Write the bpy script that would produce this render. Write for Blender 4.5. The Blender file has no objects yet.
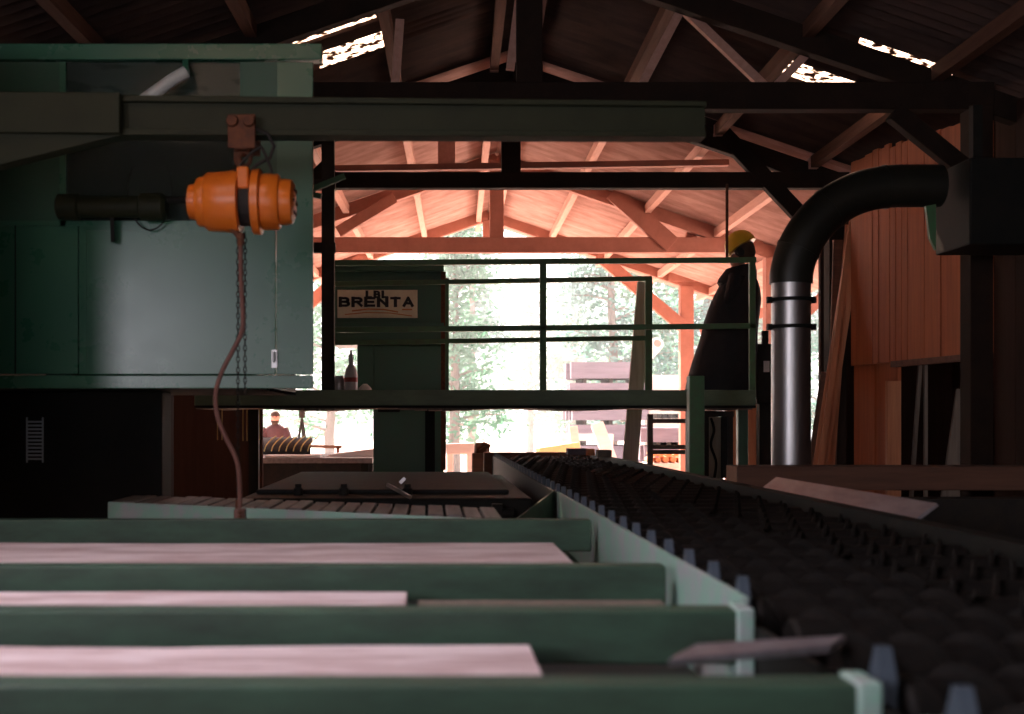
import bpy, bmesh, math, random
from mathutils import Vector, Matrix, noise as mnoise
random.seed(7)
scn = bpy.context.scene
col = scn.collection
PI = math.pi
H = 1.5            # eye height
F = 1200.0         # focal length in pixels of the 1024 frame
def P(px, py, Y):
    return Vector(((px-430)*Y/F, Y, H+(420-py)*Y/F))
def RX(Y):         # the ridge runs very slightly askew to the conveyor
    return .50+.0235*Y
RZ = H+3.5; SL = .34
def roofz(X, Y): return RZ-SL*abs(X-RX(Y))

# ------------------------------------------------------------------ materials
def nodes(name):
    m = bpy.data.materials.new(name); m.use_nodes = True
    nt = m.node_tree; b = nt.nodes['Principled BSDF']
    return m, nt, b
def mat(name, c, rough=.6, metal=0., c2=None, scale=6., stretch=(1,1,1), amount=.6, bump=0., detail=5., spec=.5, lo=.35, hi=.7, rvar=0.):
    m, nt, b = nodes(name); N = nt.nodes; L = nt.links
    b.inputs['Roughness'].default_value = rough; b.inputs['Metallic'].default_value = metal
    b.inputs['Specular IOR Level'].default_value = spec
    if c2 is None: c2 = tuple(x*.6 for x in c)
    tc = N.new('ShaderNodeTexCoord'); mp = N.new('ShaderNodeMapping'); mp.inputs['Scale'].default_value = stretch
    nz = N.new('ShaderNodeTexNoise'); nz.inputs['Scale'].default_value = scale; nz.inputs['Detail'].default_value = detail
    nz.inputs['Roughness'].default_value = .65
    rp = N.new('ShaderNodeValToRGB')
    rp.color_ramp.elements[0].position = lo; rp.color_ramp.elements[1].position = hi
    rp.color_ramp.elements[0].color = (*c, 1); rp.color_ramp.elements[1].color = (*[c[i]*(1-amount)+c2[i]*amount for i in range(3)], 1)
    L.new(tc.outputs['Object'], mp.inputs['Vector']); L.new(mp.outputs['Vector'], nz.inputs['Vector'])
    L.new(nz.outputs['Fac'], rp.inputs['Fac']); L.new(rp.outputs['Color'], b.inputs['Base Color'])
    if bump:
        bp = N.new('ShaderNodeBump'); bp.inputs['Strength'].default_value = bump; bp.inputs['Distance'].default_value = .01
        L.new(nz.outputs['Fac'], bp.inputs['Height']); L.new(bp.outputs['Normal'], b.inputs['Normal'])
    if rvar:
        mr = N.new('ShaderNodeMapRange'); mr.inputs['To Min'].default_value = max(0, rough-rvar); mr.inputs['To Max'].default_value = min(1, rough+rvar)
        L.new(nz.outputs['Fac'], mr.inputs['Value']); L.new(mr.outputs['Result'], b.inputs['Roughness'])
    return m
M = {}
M['green'] = mat('green machine paint', (.035,.125,.075), .42, 0, (.05,.11,.075), 5, amount=.8, bump=.05, rvar=.12)
M['cab'] = mat('cab green paint', (.045,.18,.105), .28, 0, (.05,.165,.11), 3, amount=.8, rvar=.05, spec=.7)
M['deckgreen'] = mat('deck beam green paint', (.045,.10,.062), .6, 0, (.025,.045,.03), 7, (.6,2,2), amount=.9, bump=.1)
M['mint'] = mat('worn green painted as lit', (.30,.52,.43), .5, 0, (.42,.44,.46), 9, amount=.9, lo=.45, hi=.62, bump=.1)  # worn green lightened to paint in the light from the left
M['olive'] = mat('olive crane paint', (.026,.031,.014), .6, 0, (.018,.02,.01), 4, amount=.8, bump=.05, spec=.25)
M['rail'] = mat('rail green paint', (.07,.19,.08), .5, 0, (.08,.10,.06), 12, amount=.7)
M['black'] = mat('black greasy steel', (.009,.009,.009), .75, .0, (.03,.022,.015), 10, amount=.9, bump=.1)
M['dark'] = mat('dark stained steel', (.013,.014,.013), .65, .1, (.022,.02,.016), 6, amount=.8, bump=.1, spec=.15)
M['roller'] = mat('oily roller steel', (.007,.006,.0055), .65, .0, (.012,.0095,.008), 14, amount=.8, bump=.1, spec=.15)
M['steel'] = mat('galvanised duct', (.62,.60,.60), .38, 1., (.48,.46,.46), 8, (1,1,.3), amount=.8, rvar=.1)
M['hose'] = mat('dark duct paint', (.022,.021,.014), .45, .1, (.013,.013,.01), 5, amount=.8)
M['plate'] = mat('scuffed guard steel', (.36,.34,.37), .45, .6, (.2,.18,.19), 6, (3,.5,1), amount=.9, bump=.1)
M['orange'] = mat('orange hoist enamel', (.78,.19,.016), .36, 0, (.6,.12,.012), 7, amount=.7, rvar=.08)
M['rust'] = mat('rusty steel', (.17,.055,.022), .75, .2, (.06,.025,.015), 25, amount=.9, bump=.3)
M['cable'] = mat('brown cable', (.17,.075,.055), .6, 0, (.12,.05,.04), 20, amount=.6)
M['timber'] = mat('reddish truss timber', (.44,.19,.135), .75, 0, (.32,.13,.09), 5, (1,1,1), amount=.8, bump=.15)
M['shadetimber'] = mat('shade-black truss timber', (.03,.018,.013), .8, 0, (.018,.012,.01), 5, amount=.8, bump=.15, spec=.1)  # near trusses stand unlit; that black is painted into the timber
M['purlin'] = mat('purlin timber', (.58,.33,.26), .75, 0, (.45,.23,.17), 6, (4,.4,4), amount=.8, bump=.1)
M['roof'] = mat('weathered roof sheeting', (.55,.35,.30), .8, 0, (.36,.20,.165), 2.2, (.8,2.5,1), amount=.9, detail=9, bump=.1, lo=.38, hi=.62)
M['purlinshade'] = mat('shade-toned purlin timber', (.15,.078,.056), .8, 0, (.09,.045,.032), 6, (4,.4,4), amount=.8, bump=.1, spec=.1)  # purlin colour darkened to paint in the shade of the near roof
M['ash'] = mat('ashen plank', (.50,.45,.36), .8, 0, (.34,.29,.22), 4, (7,7,.4), amount=.9, bump=.15)
M['walkgreen'] = mat('faded walkway paint', (.13,.20,.125), .5, 0, (.09,.13,.085), 5, (.6,2,2), amount=.9, bump=.05)
M['tubeshine'] = mat('white tube shine', (.75,.78,.74), .35)  # white colour paints in the light a metal pipe reflects
M['roofdark'] = mat('darker roof sheeting', (.085,.05,.04), .85, 0, (.04,.024,.02), 2.2, (.8,2.5,1), amount=.9, detail=9, bump=.1, lo=.38, hi=.62)  # darker sheeting for the near part of both slopes
M['plankwall'] = mat('orange wall planks', (.50,.135,.045), .7, 0, (.33,.085,.028), 3, (9,9,.35), amount=.9, bump=.15)
M['darkplank'] = mat('dark planks', (.05,.025,.018), .85, 0, (.03,.016,.012), 3, (6,6,.4), amount=.8, spec=.1)
M['board'] = mat('sawn board', (.76,.65,.66), .7, 0, (.50,.36,.36), 3.2, (.8,5,5), amount=.9, bump=.2, lo=.45, hi=.6)
M['boardv'] = mat('upright sawn board', (.58,.24,.12), .75, 0, (.40,.15,.075), 4, (6,6,.4), amount=.9, bump=.1)
M['greyboard'] = mat('weathered board', (.23,.19,.15), .8, 0, (.13,.10,.08), 4, (7,7,.4), amount=.9, bump=.15)
M['slat'] = mat('worn bed slats', (.20,.17,.16), .6, 0, (.10,.085,.08), 5, (5,.5,5), amount=.9, bump=.15)
M['brownbeam'] = mat('brown timber', (.17,.08,.05), .8, 0, (.10,.045,.03), 4, (.4,5,5), amount=.9, bump=.15)
M['endgrain'] = mat('end grain', (.5,.27,.17), .8, 0, (.35,.18,.11), 30, amount=.7)
M['floor'] = mat('sawdust floor', (.56,.37,.31), .9, 0, (.42,.26,.21), 2, amount=.9, detail=8, bump=.2)
M['ground'] = mat('pale yard ground', (.72,.55,.50), .95, 0, (.6,.45,.40), .8, amount=.8, detail=8)
M['cream'] = mat('cream sign enamel', (.80,.80,.62), .45, 0, (.5,.47,.33), 4, amount=.6)
M['letter'] = mat('black sign paint', (.012,.014,.013), .5)
M['swoosh'] = mat('orange sign paint', (.62,.28,.09), .5)
M['white'] = mat('white plastic', (.72,.68,.70), .45, 0, (.6,.55,.58), 10, amount=.6)
M['redband'] = mat('red label', (.45,.08,.07), .5)
M['paper'] = mat('white painted board', (.75,.72,.70), .7, 0, (.65,.6,.58), 5)
M['skin'] = mat('skin', (.62,.27,.19), .55, 0, (.55,.2,.14), 9, amount=.6)
M['jacket'] = mat('black work jacket', (.012,.012,.014), .85, 0, (.02,.02,.022), 14, bump=.2)
M['trouser'] = mat('dark trousers', (.02,.022,.03), .9)
M['helmet'] = mat('yellow helmet', (.75,.50,.03), .35, 0, (.65,.42,.03), 8, amount=.5)
M['shirt'] = mat('maroon t-shirt', (.075,.032,.036), .85, 0, (.05,.022,.026), 14)
M['beard'] = mat('brown hair', (.06,.03,.02), .8)
M['eye'] = mat('eye', (.02,.015,.012), .3)
M['bark'] = mat('bark', (.22,.17,.15), .9, 0, (.12,.09,.08), 8, (5,5,.8), bump=.4)
M['palewood'] = mat('fresh sawn timber', (.80,.68,.62), .8, 0, (.65,.5,.45), 3, (.4,4,4), amount=.7)
M['lilacwood'] = mat('grey seasoned lumber', (.20,.17,.21), .85, 0, (.12,.10,.13), 3, (.4,4,4), amount=.8)
M['orangewood'] = mat('split firewood', (.72,.30,.14), .8, 0, (.6,.22,.09), 8, amount=.8)
M['logend'] = mat('log end', (.62,.22,.16), .8, 0, (.45,.13,.09), 14, amount=.7)
M['blue'] = mat('bluish bare steel', (.10,.13,.17), .5, .4, (.06,.08,.11), 10, amount=.8)
M['yellowcord'] = mat('yellow cord', (.45,.36,.13), .8)
M['louvre'] = mat('daylight-toned louvre', (.45,.52,.58), .5)  # pale blue slats paint in daylight coming through the vent
M['yellow'] = mat('yellow paint', (.55,.40,.16), .5)

def leafmat(name, c, c2):
    m, nt, b = nodes(name); N = nt.nodes; L = nt.links
    out = N['Material Output']; N.remove(b)
    df = N.new('ShaderNodeBsdfDiffuse'); tr = N.new('ShaderNodeBsdfTranslucent'); mx = N.new('ShaderNodeMixShader'); mx.inputs[0].default_value = .5
    tc = N.new('ShaderNodeTexCoord'); nz = N.new('ShaderNodeTexNoise'); nz.inputs['Scale'].default_value = 1.1; rp = N.new('ShaderNodeValToRGB')
    rp.color_ramp.elements[0].position = .4; rp.color_ramp.elements[1].position = .62
    rp.color_ramp.elements[0].color = (*c,1); rp.color_ramp.elements[1].color = (*c2,1)
    L.new(tc.outputs['Object'], nz.inputs['Vector']); L.new(nz.outputs['Fac'], rp.inputs['Fac'])
    L.new(rp.outputs['Color'], df.inputs['Color']); L.new(rp.outputs['Color'], tr.inputs['Color'])
    L.new(df.outputs[0], mx.inputs[1]); L.new(tr.outputs[0], mx.inputs[2]); L.new(mx.outputs[0], out.inputs['Surface'])
    return m
M['leaf'] = leafmat('pale teal leaves', (.07,.20,.12), (.20,.34,.27))
M['leafb'] = leafmat('blue green leaves', (.08,.19,.16), (.22,.33,.33))

def skylightmat():
    m, nt, b = nodes('leaf littered fibreglass'); N = nt.nodes; L = nt.links
    out = N['Material Output']; N.remove(b)
    tl = N.new('ShaderNodeBsdfTranslucent'); tl.inputs['Color'].default_value = (.9,.72,.6,1)
    tp = N.new('ShaderNodeBsdfTransparent'); tp.inputs['Color'].default_value = (.95,.86,.78,1)
    dk = N.new('ShaderNodeBsdfDiffuse'); dk.inputs['Color'].default_value = (.10,.04,.025,1)
    tc = N.new('ShaderNodeTexCoord'); nz = N.new('ShaderNodeTexNoise'); nz.inputs['Scale'].default_value = 16; nz.inputs['Detail'].default_value = 4
    rp = N.new('ShaderNodeValToRGB'); rp.color_ramp.elements[0].position = .47; rp.color_ramp.elements[1].position = .58
    mp = N.new('ShaderNodeMapping'); mp.inputs['Scale'].default_value = (.8,1.7,1)
    m1 = N.new('ShaderNodeMixShader'); m1.inputs[0].default_value = .55; m2 = N.new('ShaderNodeMixShader')
    L.new(tc.outputs['Object'], mp.inputs['Vector']); L.new(mp.outputs['Vector'], nz.inputs['Vector']); L.new(nz.outputs['Fac'], rp.inputs['Fac'])
    L.new(tl.outputs[0], m1.inputs[1]); L.new(tp.outputs[0], m1.inputs[2])
    L.new(rp.outputs['Color'], m2.inputs[0]); L.new(m1.outputs[0], m2.inputs[1]); L.new(dk.outputs[0], m2.inputs[2]); L.new(m2.outputs[0], out.inputs['Surface'])
    return m
M['skylight'] = skylightmat()
def glassmat():
    m, nt, b = nodes('cab glass')
    b.inputs['Base Color'].default_value = (.35,.45,.40,1); b.inputs['Roughness'].default_value = .12
    b.inputs['Transmission Weight'].default_value = .9; b.inputs['IOR'].default_value = 1.2
    return m
M['glass'] = glassmat()

# ------------------------------------------------------------------ mesh building
origin = {}
class MB:
    def __init__(s): s.v = []; s.f = []
    def add(s, vs, fs):
        b = len(s.v); s.v += [Vector(x) for x in vs]; s.f += [tuple(b+i for i in f) for f in fs]; return s
    def box(s, lo, hi):
        x0,y0,z0 = lo; x1,y1,z1 = hi
        return s.add([(x0,y0,z0),(x1,y0,z0),(x1,y1,z0),(x0,y1,z0),(x0,y0,z1),(x1,y0,z1),(x1,y1,z1),(x0,y1,z1)],
                     [(3,2,1,0),(4,5,6,7),(0,1,5,4),(1,2,6,5),(2,3,7,6),(3,0,4,7)])
    def bar(s, p, q, w, d, ref=(0,1,0)):   # w across, d along ref
        p = Vector(p); q = Vector(q); a = (q-p).normalized(); r = Vector(ref)
        if abs(a.dot(r)) > .95: r = Vector((1,0,0))
        u = a.cross(r).normalized(); v = u.cross(a).normalized()
        vs = []
        for e in (p, q):
            for i, j in ((-1,-1),(1,-1),(1,1),(-1,1)): vs.append(e+u*(i*w/2)+v*(j*d/2))
        return s.add(vs, [(3,2,1,0),(4,5,6,7),(0,1,5,4),(1,2,6,5),(2,3,7,6),(3,0,4,7)])
    def tube(s, pts, r, n=10, caps=True):
        pts = [Vector(p) for p in pts]; k = len(pts); rs = r if isinstance(r, (list,tuple)) else [r]*k
        vs = []; u = None
        for i, p in enumerate(pts):
            t = (pts[min(i+1,k-1)]-pts[max(i-1,0)]).normalized()
            if u is None: u = t.orthogonal().normalized()
            else: u = (u-t*u.dot(t)).normalized()
            w = t.cross(u)
            vs += [p+(u*math.cos(2*PI*j/n)+w*math.sin(2*PI*j/n))*rs[i] for j in range(n)]
        fs = [(i*n+j, i*n+(j+1)%n, (i+1)*n+(j+1)%n, (i+1)*n+j) for i in range(k-1) for j in range(n)]
        if caps: fs += [tuple(range(n-1,-1,-1)), tuple((k-1)*n+j for j in range(n))]
        return s.add(vs, fs)
    def lathe(s, prof, c, axis='z', n=24, caps=True):   # prof: (radius, along)
        c = Vector(c); vs = []
        for r, h in prof:
            for j in range(n):
                a = 2*PI*j/n; ca, sa = r*math.cos(a), r*math.sin(a)
                vs.append(c+Vector({'z':(ca,sa,h),'x':(h,ca,sa),'y':(sa,h,ca)}[axis]))
        k = len(prof)
        fs = [(i*n+j, i*n+(j+1)%n, (i+1)*n+(j+1)%n, (i+1)*n+j) for i in range(k-1) for j in range(n)]
        if caps: fs += [tuple(range(n-1,-1,-1)), tuple((k-1)*n+j for j in range(n))]
        return s.add(vs, fs)
    def prism(s, poly, off):    # poly: 3d points in order, off: extrusion vector
        n = len(poly); a = [Vector(p) for p in poly]; o = Vector(off)
        return s.add(a+[p+o for p in a], [tuple(range(n-1,-1,-1)), tuple(range(n,2*n))]+[(i,(i+1)%n,n+(i+1)%n,n+i) for i in range(n)])
    def loft(s, rings, caps=True):
        n = len(rings[0]); vs = [p for r in rings for p in r]; k = len(rings)
        fs = [(i*n+j, i*n+(j+1)%n, (i+1)*n+(j+1)%n, (i+1)*n+j) for i in range(k-1) for j in range(n)]
        if caps: fs += [tuple(range(n-1,-1,-1)), tuple((k-1)*n+j for j in range(n))]
        return s.add(vs, fs)
    def build(s, name, m, parent=None, bevel=0., smooth=False, fixn=True, base=None):
        if parent is not None: o0 = origin[parent]
        elif base is not None: o0 = Vector(base)
        else:
            xs = [p.x for p in s.v]; ys = [p.y for p in s.v]; zs = [p.z for p in s.v]
            o0 = Vector(((min(xs)+max(xs))/2, (min(ys)+max(ys))/2, min(zs)))
        me = bpy.data.meshes.new(name); me.from_pydata([p-o0 for p in s.v], [], s.f); me.update()
        if fixn:
            bm = bmesh.new(); bm.from_mesh(me); bmesh.ops.recalc_face_normals(bm, faces=bm.faces); bm.to_mesh(me); bm.free()
        me.materials.append(m)
        if smooth:
            for p in me.polygons: p.use_smooth = True
            if hasattr(me, 'set_sharp_from_angle'): me.set_sharp_from_angle(angle=math.radians(42))
        o = bpy.data.objects.new(name, me); col.objects.link(o)
        if parent is not None: o.parent = parent
        else: o.location = o0
        origin[o] = o0
        if bevel:
            b = o.modifiers.new('bevel', 'BEVEL'); b.width = bevel; b.segments = 2; b.limit_method = 'ANGLE'
        return o
def tag(o, label, cat, group=None, kind=None):
    if label: o['label'] = label
    if cat: o['category'] = cat
    if group: o['group'] = group
    if kind: o['kind'] = kind
    return o
def thing(name, loc, label, cat, group=None):
    o = bpy.data.objects.new(name, None); col.objects.link(o); o.location = loc; o.empty_display_size = .1
    origin[o] = Vector(loc); return tag(o, label, cat, group)
def struct(o, label=None):
    o['kind'] = 'structure'
    if label: o['label'] = label; o['category'] = 'building'
    return o
def plab(o, t): o['label'] = t; return o

# ------------------------------------------------------------------ shell
fl = MB(); fl.box((-9,-4,-.12), (9,21,0)); struct(fl.build('floor', M['floor']), 'sawdust covered shed floor')
gr = MB(); gr.box((-60,21,-.14), (60,90,-.02)); struct(gr.build('ground', M['ground']), 'pale yard ground beyond the open end of the shed')
gr = MB(); gr.box((9,-4,-.14), (60,21,-.02)); struct(gr.build('ground', M['ground']), 'pale yard ground to the right of the shed')
gr = MB(); gr.box((-60,-4,-.14), (-9,21,-.02)); struct(gr.build('ground', M['ground']), 'pale yard ground to the left of the shed')

holes = {-1: [(-1.05,-.42,9.0,9.28), (-.92,-.30,9.66,10.02)], 1: [(3.05,3.72,8.46,8.74), (2.80,3.46,9.28,9.66)]}
def roofside(sg, Ya, Yb, mt, hl, near):
    s_edge = 4.7
    bm = MB(); ys = [Ya+.0325*i for i in range(int((Yb-Ya)/.0325)+1)]
    rel = sorted(set([0., s_edge, 1.2, 2.4, 3.6]+[0]))
    def pt(rl, Y):
        X = RX(Y)+sg*rl
        return Vector((X, Y, RZ-SL*rl+.018*math.sin(2*PI*Y/.13)))
    # break points in rel per hole, evaluated at hole centre
    cuts = set(rel)
    hr = []
    for x0,x1,y0,y1 in hl:
        yc = (y0+y1)/2; a, b = sorted((sg*(x0-RX(yc)), sg*(x1-RX(yc)))); cuts |= {a, b}; hr.append((a,b,y0,y1))
    cuts = sorted(cuts)
    idx = {}; vs = []
    for i, Y in enumerate(ys):
        for j, r in enumerate(cuts): idx[i,j] = len(vs); vs.append(pt(r, Y))
    fs = []; hf = [[] for _ in hr]
    for i in range(len(ys)-1):
        ym = (ys[i]+ys[i+1])/2
        for j in range(len(cuts)-1):
            rm = (cuts[j]+cuts[j+1])/2; q = (idx[i,j],idx[i,j+1],idx[i+1,j+1],idx[i+1,j]); hit = None
            for k,(a,b,y0,y1) in enumerate(hr):
                if a < rm < b and y0 < ym < y1: hit = k
            if hit is None: fs.append(q)
            else: hf[hit].append(q)
    bm.add(vs, fs)
    o = struct(bm.build('ceiling', M[mt], fixn=False, smooth=True), ('dark near' if near else 'paler far')+' half of the corrugated roof slope %s of the ridge' % ('left' if sg < 0 else 'right'))
    sd = o.modifiers.new('thick', 'SOLIDIFY'); sd.thickness = .012
    for k, fq in enumerate(hf):
        w = MB(); used = sorted({i for q in fq for i in q}); mp = {u:i for i,u in enumerate(used)}
        w.add([vs[u] for u in used], [tuple(mp[i] for i in q) for q in fq])
        n = (1 if sg < 0 else 6)+k
        ow = struct(w.build('window_%d' % n, M['skylight'], fixn=False, smooth=True), 'leaf littered translucent roof strip')
        sd = ow.modifiers.new('thick', 'SOLIDIFY'); sd.thickness = .004
holes[-1].append((-2.4,-.9,1.7,3.3))  # unseen strip over the foreground, added to light the board tops
for sg in (-1, 1):
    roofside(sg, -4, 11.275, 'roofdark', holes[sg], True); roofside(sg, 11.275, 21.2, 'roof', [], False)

# right wall: real upright planks
def plankwall(a, b, z0f, z1f, m, wmin=.09, wmax=.17, th=.025):
    bm = MB(); a = Vector(a); b = Vector(b); Ln = (b-a).length; d = (b-a)/Ln; nrm = Vector((-d.y, d.x, 0)); t = 0
    while t < Ln-.01:
        w = min(random.uniform(wmin, wmax), Ln-t); g = random.choice((.004,.006,.012)); o = random.uniform(0,.012)
        p = a+d*t; q = a+d*(t+max(w-g,.02)); z0 = z0f(t/Ln); z1 = z1f((t+w/2)/Ln, (p+q)/2)+random.uniform(-.03,.02)
        vs = []
        for e in (p, q):
            for k in (o, o+th): vs.append(e+nrm*k)
        p0,p1,q0,q1 = vs
        bm.add([(p0.x,p0.y,z0),(q0.x,q0.y,z0),(q1.x,q1.y,z0),(p1.x,p1.y,z0),(p0.x,p0.y,z1),(q0.x,q0.y,z1),(q1.x,q1.y,z1),(p1.x,p1.y,z1)],
               [(3,2,1,0),(4,5,6,7),(0,1,5,4),(1,2,6,5),(2,3,7,6),(3,0,4,7)])
        t += w
    return bm
def top(t, p): return roofz(p.x, p.y)-.09
WA = Vector((3.82,10.9,0)); WB = Vector((4.08,8.75,0)); WM = WA+(WB-WA)*.36
zl = H+.49
w = plankwall(WA, WB, lambda t: zl, top, M['plankwall']); struct(w.build('wall_right', M['plankwall']), 'orange plank wall on the right')
w = plankwall(WA+Vector((.03,0,0)), WM+Vector((.03,0,0)), lambda t: 0, lambda t,p: zl+.1, M['plankwall'], .3, .5); struct(w.build('wall_right', M['plankwall']), 'wide boards under the orange plank wall')
w = MB(); w.bar((WM.x,WM.y,zl-.02), (WB.x,WB.y,zl-.02), .05, .06, (1,0,0)); struct(w.build('trim_1', M['brownbeam']), 'lintel over the opening in the plank wall')
w = plankwall((4.10,8.7,0), (4.25,-4,0), lambda t: 0, top, M['darkplank'], .15, .3); struct(w.build('wall_right', M['darkplank']), 'dark plank wall near the camera')
w = MB(); w.box((5.35,6,0), (5.4,12.5,3.4)); struct(w.build('wall_right', M['darkplank']), 'dark outer wall of the lean-to')
w = MB(); w.box((4.0,12.3,0), (5.4,12.36,3.6)); struct(w.build('wall_far', M['darkplank']), 'dark end wall of the lean-to')
for ya, yb2, za, zb2 in ((-4,-1.0,0,1.85),(-4,-1.0,3.15,3.35),(-1.0,14.6,0,3.35)):
    w = plankwall((-4.0,ya,0), (-4.0,yb2,0), lambda t: za, lambda t,p: zb2, M['darkplank'], .15, .3); struct(w.build('wall_left', M['darkplank']), 'dark plank wall on the left')
wf = MB()
for lo, hi in (((-4.06,-4,1.8),(-3.94,-.95,1.87)),((-4.06,-4,3.13),(-3.94,-.95,3.2)),((-4.06,-4,1.87),(-3.94,-3.93,3.13)),((-4.06,-1.02,1.87),(-3.94,-.95,3.13))): wf.box(lo,hi)
struct(wf.build('window_5', M['brownbeam']), 'frame of the wide unglazed window in the left wall')
# rear wall with a big doorway
bw = MB(); bw.box((-4.2,-4.06,0), (-2.4,-4,3.4)); bw.box((1.4,-4.06,0), (4.4,-4,3.4)); bw.prism([(-4.2,-4.06,3.3),(4.6,-4.06,3.3),(4.6,-4.06,3.5),(.5,-4.06,4.9),(-4.2,-4.06,3.3)], (0,.05,0))
bw.box((-2.4,-4.06,2.6), (1.4,-4,3.4)); struct(bw.build('wall_back', M['darkplank']), 'wall with a wide doorway behind the camera')

w = MB(); w.box((-3.98,5.28,0), (-2.02,5.34,3.3)); struct(w.build('wall_shade_stub', M['darkplank']), 'added dark screen beside the crane column, shading the cab')  # unseen screen added to keep light off the cab's left side
# ------------------------------------------------------------------ trusses
def truss(Y, label, m, tie_z, rel_l, rel_r, ridge_drop=.12, webs=(), posts=((-3.2),(3.2)), braces=(), tie_h=.19, d=.12, tie_rel=None, king=True, post_w=.16):
    cx = RX(Y)
    t = thing('roof_truss', (cx, Y, 0), label, 'roof truss', 'roof trusses of the shed')
    def rz(r): return RZ-SL*abs(r)-ridge_drop-.07
    a, b = (tie_rel or (-rel_l, rel_r))
    k = MB(); k.bar((cx+a,Y,tie_z), (cx+b,Y,tie_z), tie_h, d); k.build('tie_beam', m, t, bevel=.006)
    for sg, rr in ((-1,rel_l),(1,rel_r)):
        k = MB(); k.bar((cx,Y,rz(0)), (cx+sg*rr,Y,rz(rr)), .17, d*.9); k.build('rafter', m, t, bevel=.006)
    if king:
        k = MB(); k.box((cx-.09,Y-d*.4,tie_z), (cx+.09,Y+d*.4,rz(0)+.05)); k.build('king_post', m, t, bevel=.006)
    for (r0,z0,r1,z1,ww) in webs:
        k = MB(); k.bar((cx+r0,Y+.075,z0), (cx+r1,Y+.075,z1), ww, .045); k.build('web_strut', m, t)
    for r in posts:
        k = MB(); k.box((cx+r-post_w/2,Y-.085,0), (cx+r+post_w/2,Y+.085,rz(r)-.06)); k.build('post', m, t, bevel=.006)
    for (p0, p1, ww) in braces:
        k = MB(); k.bar(p0, p1, ww, .09); k.build('knee_brace', m, t, bevel=.005)
    return t, rz
tz = H+2.27
YA,YB,YC,YD = 8.45,11.4,15.6,20.0
ca = RX(YA)
def pr(px,py,Y): 
    v = P(px,py,Y); return v
tA,_ = truss(YA, 'nearest black roof truss, its tie beam just above the olive crane arm', M['shadetimber'], tz, 4.3, 4.3,
      ridge_drop=.10, posts=(-3.3,3.15), tie_rel=(-3.4,3.25), tie_h=.19,
      braces=((P(893,112,YA-.02), P(972,176,YA-.02), .13),))
for p0,p1 in (((640,88),(684,4)),((768,90),(678,4)),((772,90),(824,36)),((510,70),(524,-40)),((532,70),(548,-40)),((395,90),(400,20))):
    k = MB(); k.bar(P(*p0,YA+.1), P(*p1,YA+.1), .06, .05); k.build('web_strut', M['purlin'], tA)
tB,_ = truss(YB, 'second roof truss, black tie beam passing behind the hoist beam and over the walkway', M['shadetimber'], tz, 4.3, 4.3,
      posts=(3.08,-3.3), tie_rel=(-3.3,3.2), tie_h=.15,
      braces=((P(700,110,YB-.03), P(812,228,YB-.03), .15), (P(330,165,YB-.03), P(255,240,YB-.03), .15)))
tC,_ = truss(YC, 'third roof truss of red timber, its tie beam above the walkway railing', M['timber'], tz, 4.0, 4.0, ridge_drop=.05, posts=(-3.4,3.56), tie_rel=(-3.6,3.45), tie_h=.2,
      braces=((P(612,192,YC-.06), P(672,245,YC-.06), .22), (P(700,200,YC+.08), P(690,240,YC+.08), .14), (P(395,198,YC-.06), P(338,232,YC-.06), .14), (P(806,312,YC), P(862,262,YC), .14)))
tD,_ = truss(YD, 'farthest gable truss of red timber at the bright open end', M['timber'], P(488,247,YD).z, 4.0, 4.0, ridge_drop=.02, posts=(-3.9,3.3), tie_rel=(-2.0,2.0), tie_h=.2, post_w=.22,
      braces=((P(598,255,YD-.1), P(682,326,YD-.1), .2), (P(690,272,YD), P(742,300,YD), .2), (P(765,312,YD), P(700,330,YD), .16), (P(278,330,YD-.1), P(370,252,YD-.1), .2)))
k = MB(); k.box(tuple(P(669,281,YD-.12)), tuple(P(693,262,YD+.12))); k.build('corbel', M['timber'], tD)
# purlins
nth = ['first','second','third','fourth','fifth']
for sg in (-1,1):
    for near in (True, False):
        for i, r in enumerate((.16,1.05,1.95,2.85) if near else (.16,1.05,1.95,2.85,3.7)):
            k = MB(); pts = [Vector((RX(Y)+sg*r, Y, RZ-SL*r-.108)) for Y in ((-3.9,11.26) if near else (11.29,21.0))]
            k.bar(pts[0], pts[1], .08, .105, (0,0,1))
            o = k.build('purlin', M['purlinshade' if near else 'purlin'])
            tag(o, '%s %s purlin %s of the roof ridge, counting outwards' % (nth[i], 'dark near' if near else 'pale far', 'left' if sg < 0 else 'right'), 'purlin', 'purlins under the roof')
k = MB(); k.bar(P(334,169,12.2), P(728,163,12.2), .06, .09); tag(k.build('lath', M['timber']), 'long thin red board strung crosswise just above the second truss tie beam', 'board')
k = MB(); k.box(tuple(P(438,176,12.45)), tuple(P(455,95,12.49))); tag(k.build('hanging_board', M['purlin']), 'short pale upright board hanging under the roof left of the second truss', 'board')
k = MB(); k.tube([P(727,184,11.25), P(727,262,11.25)], .014, 8); tag(k.build('hanging_rod', M['rust']), 'thin brown rod hanging from the second truss in front of the operator', 'rod')

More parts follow.
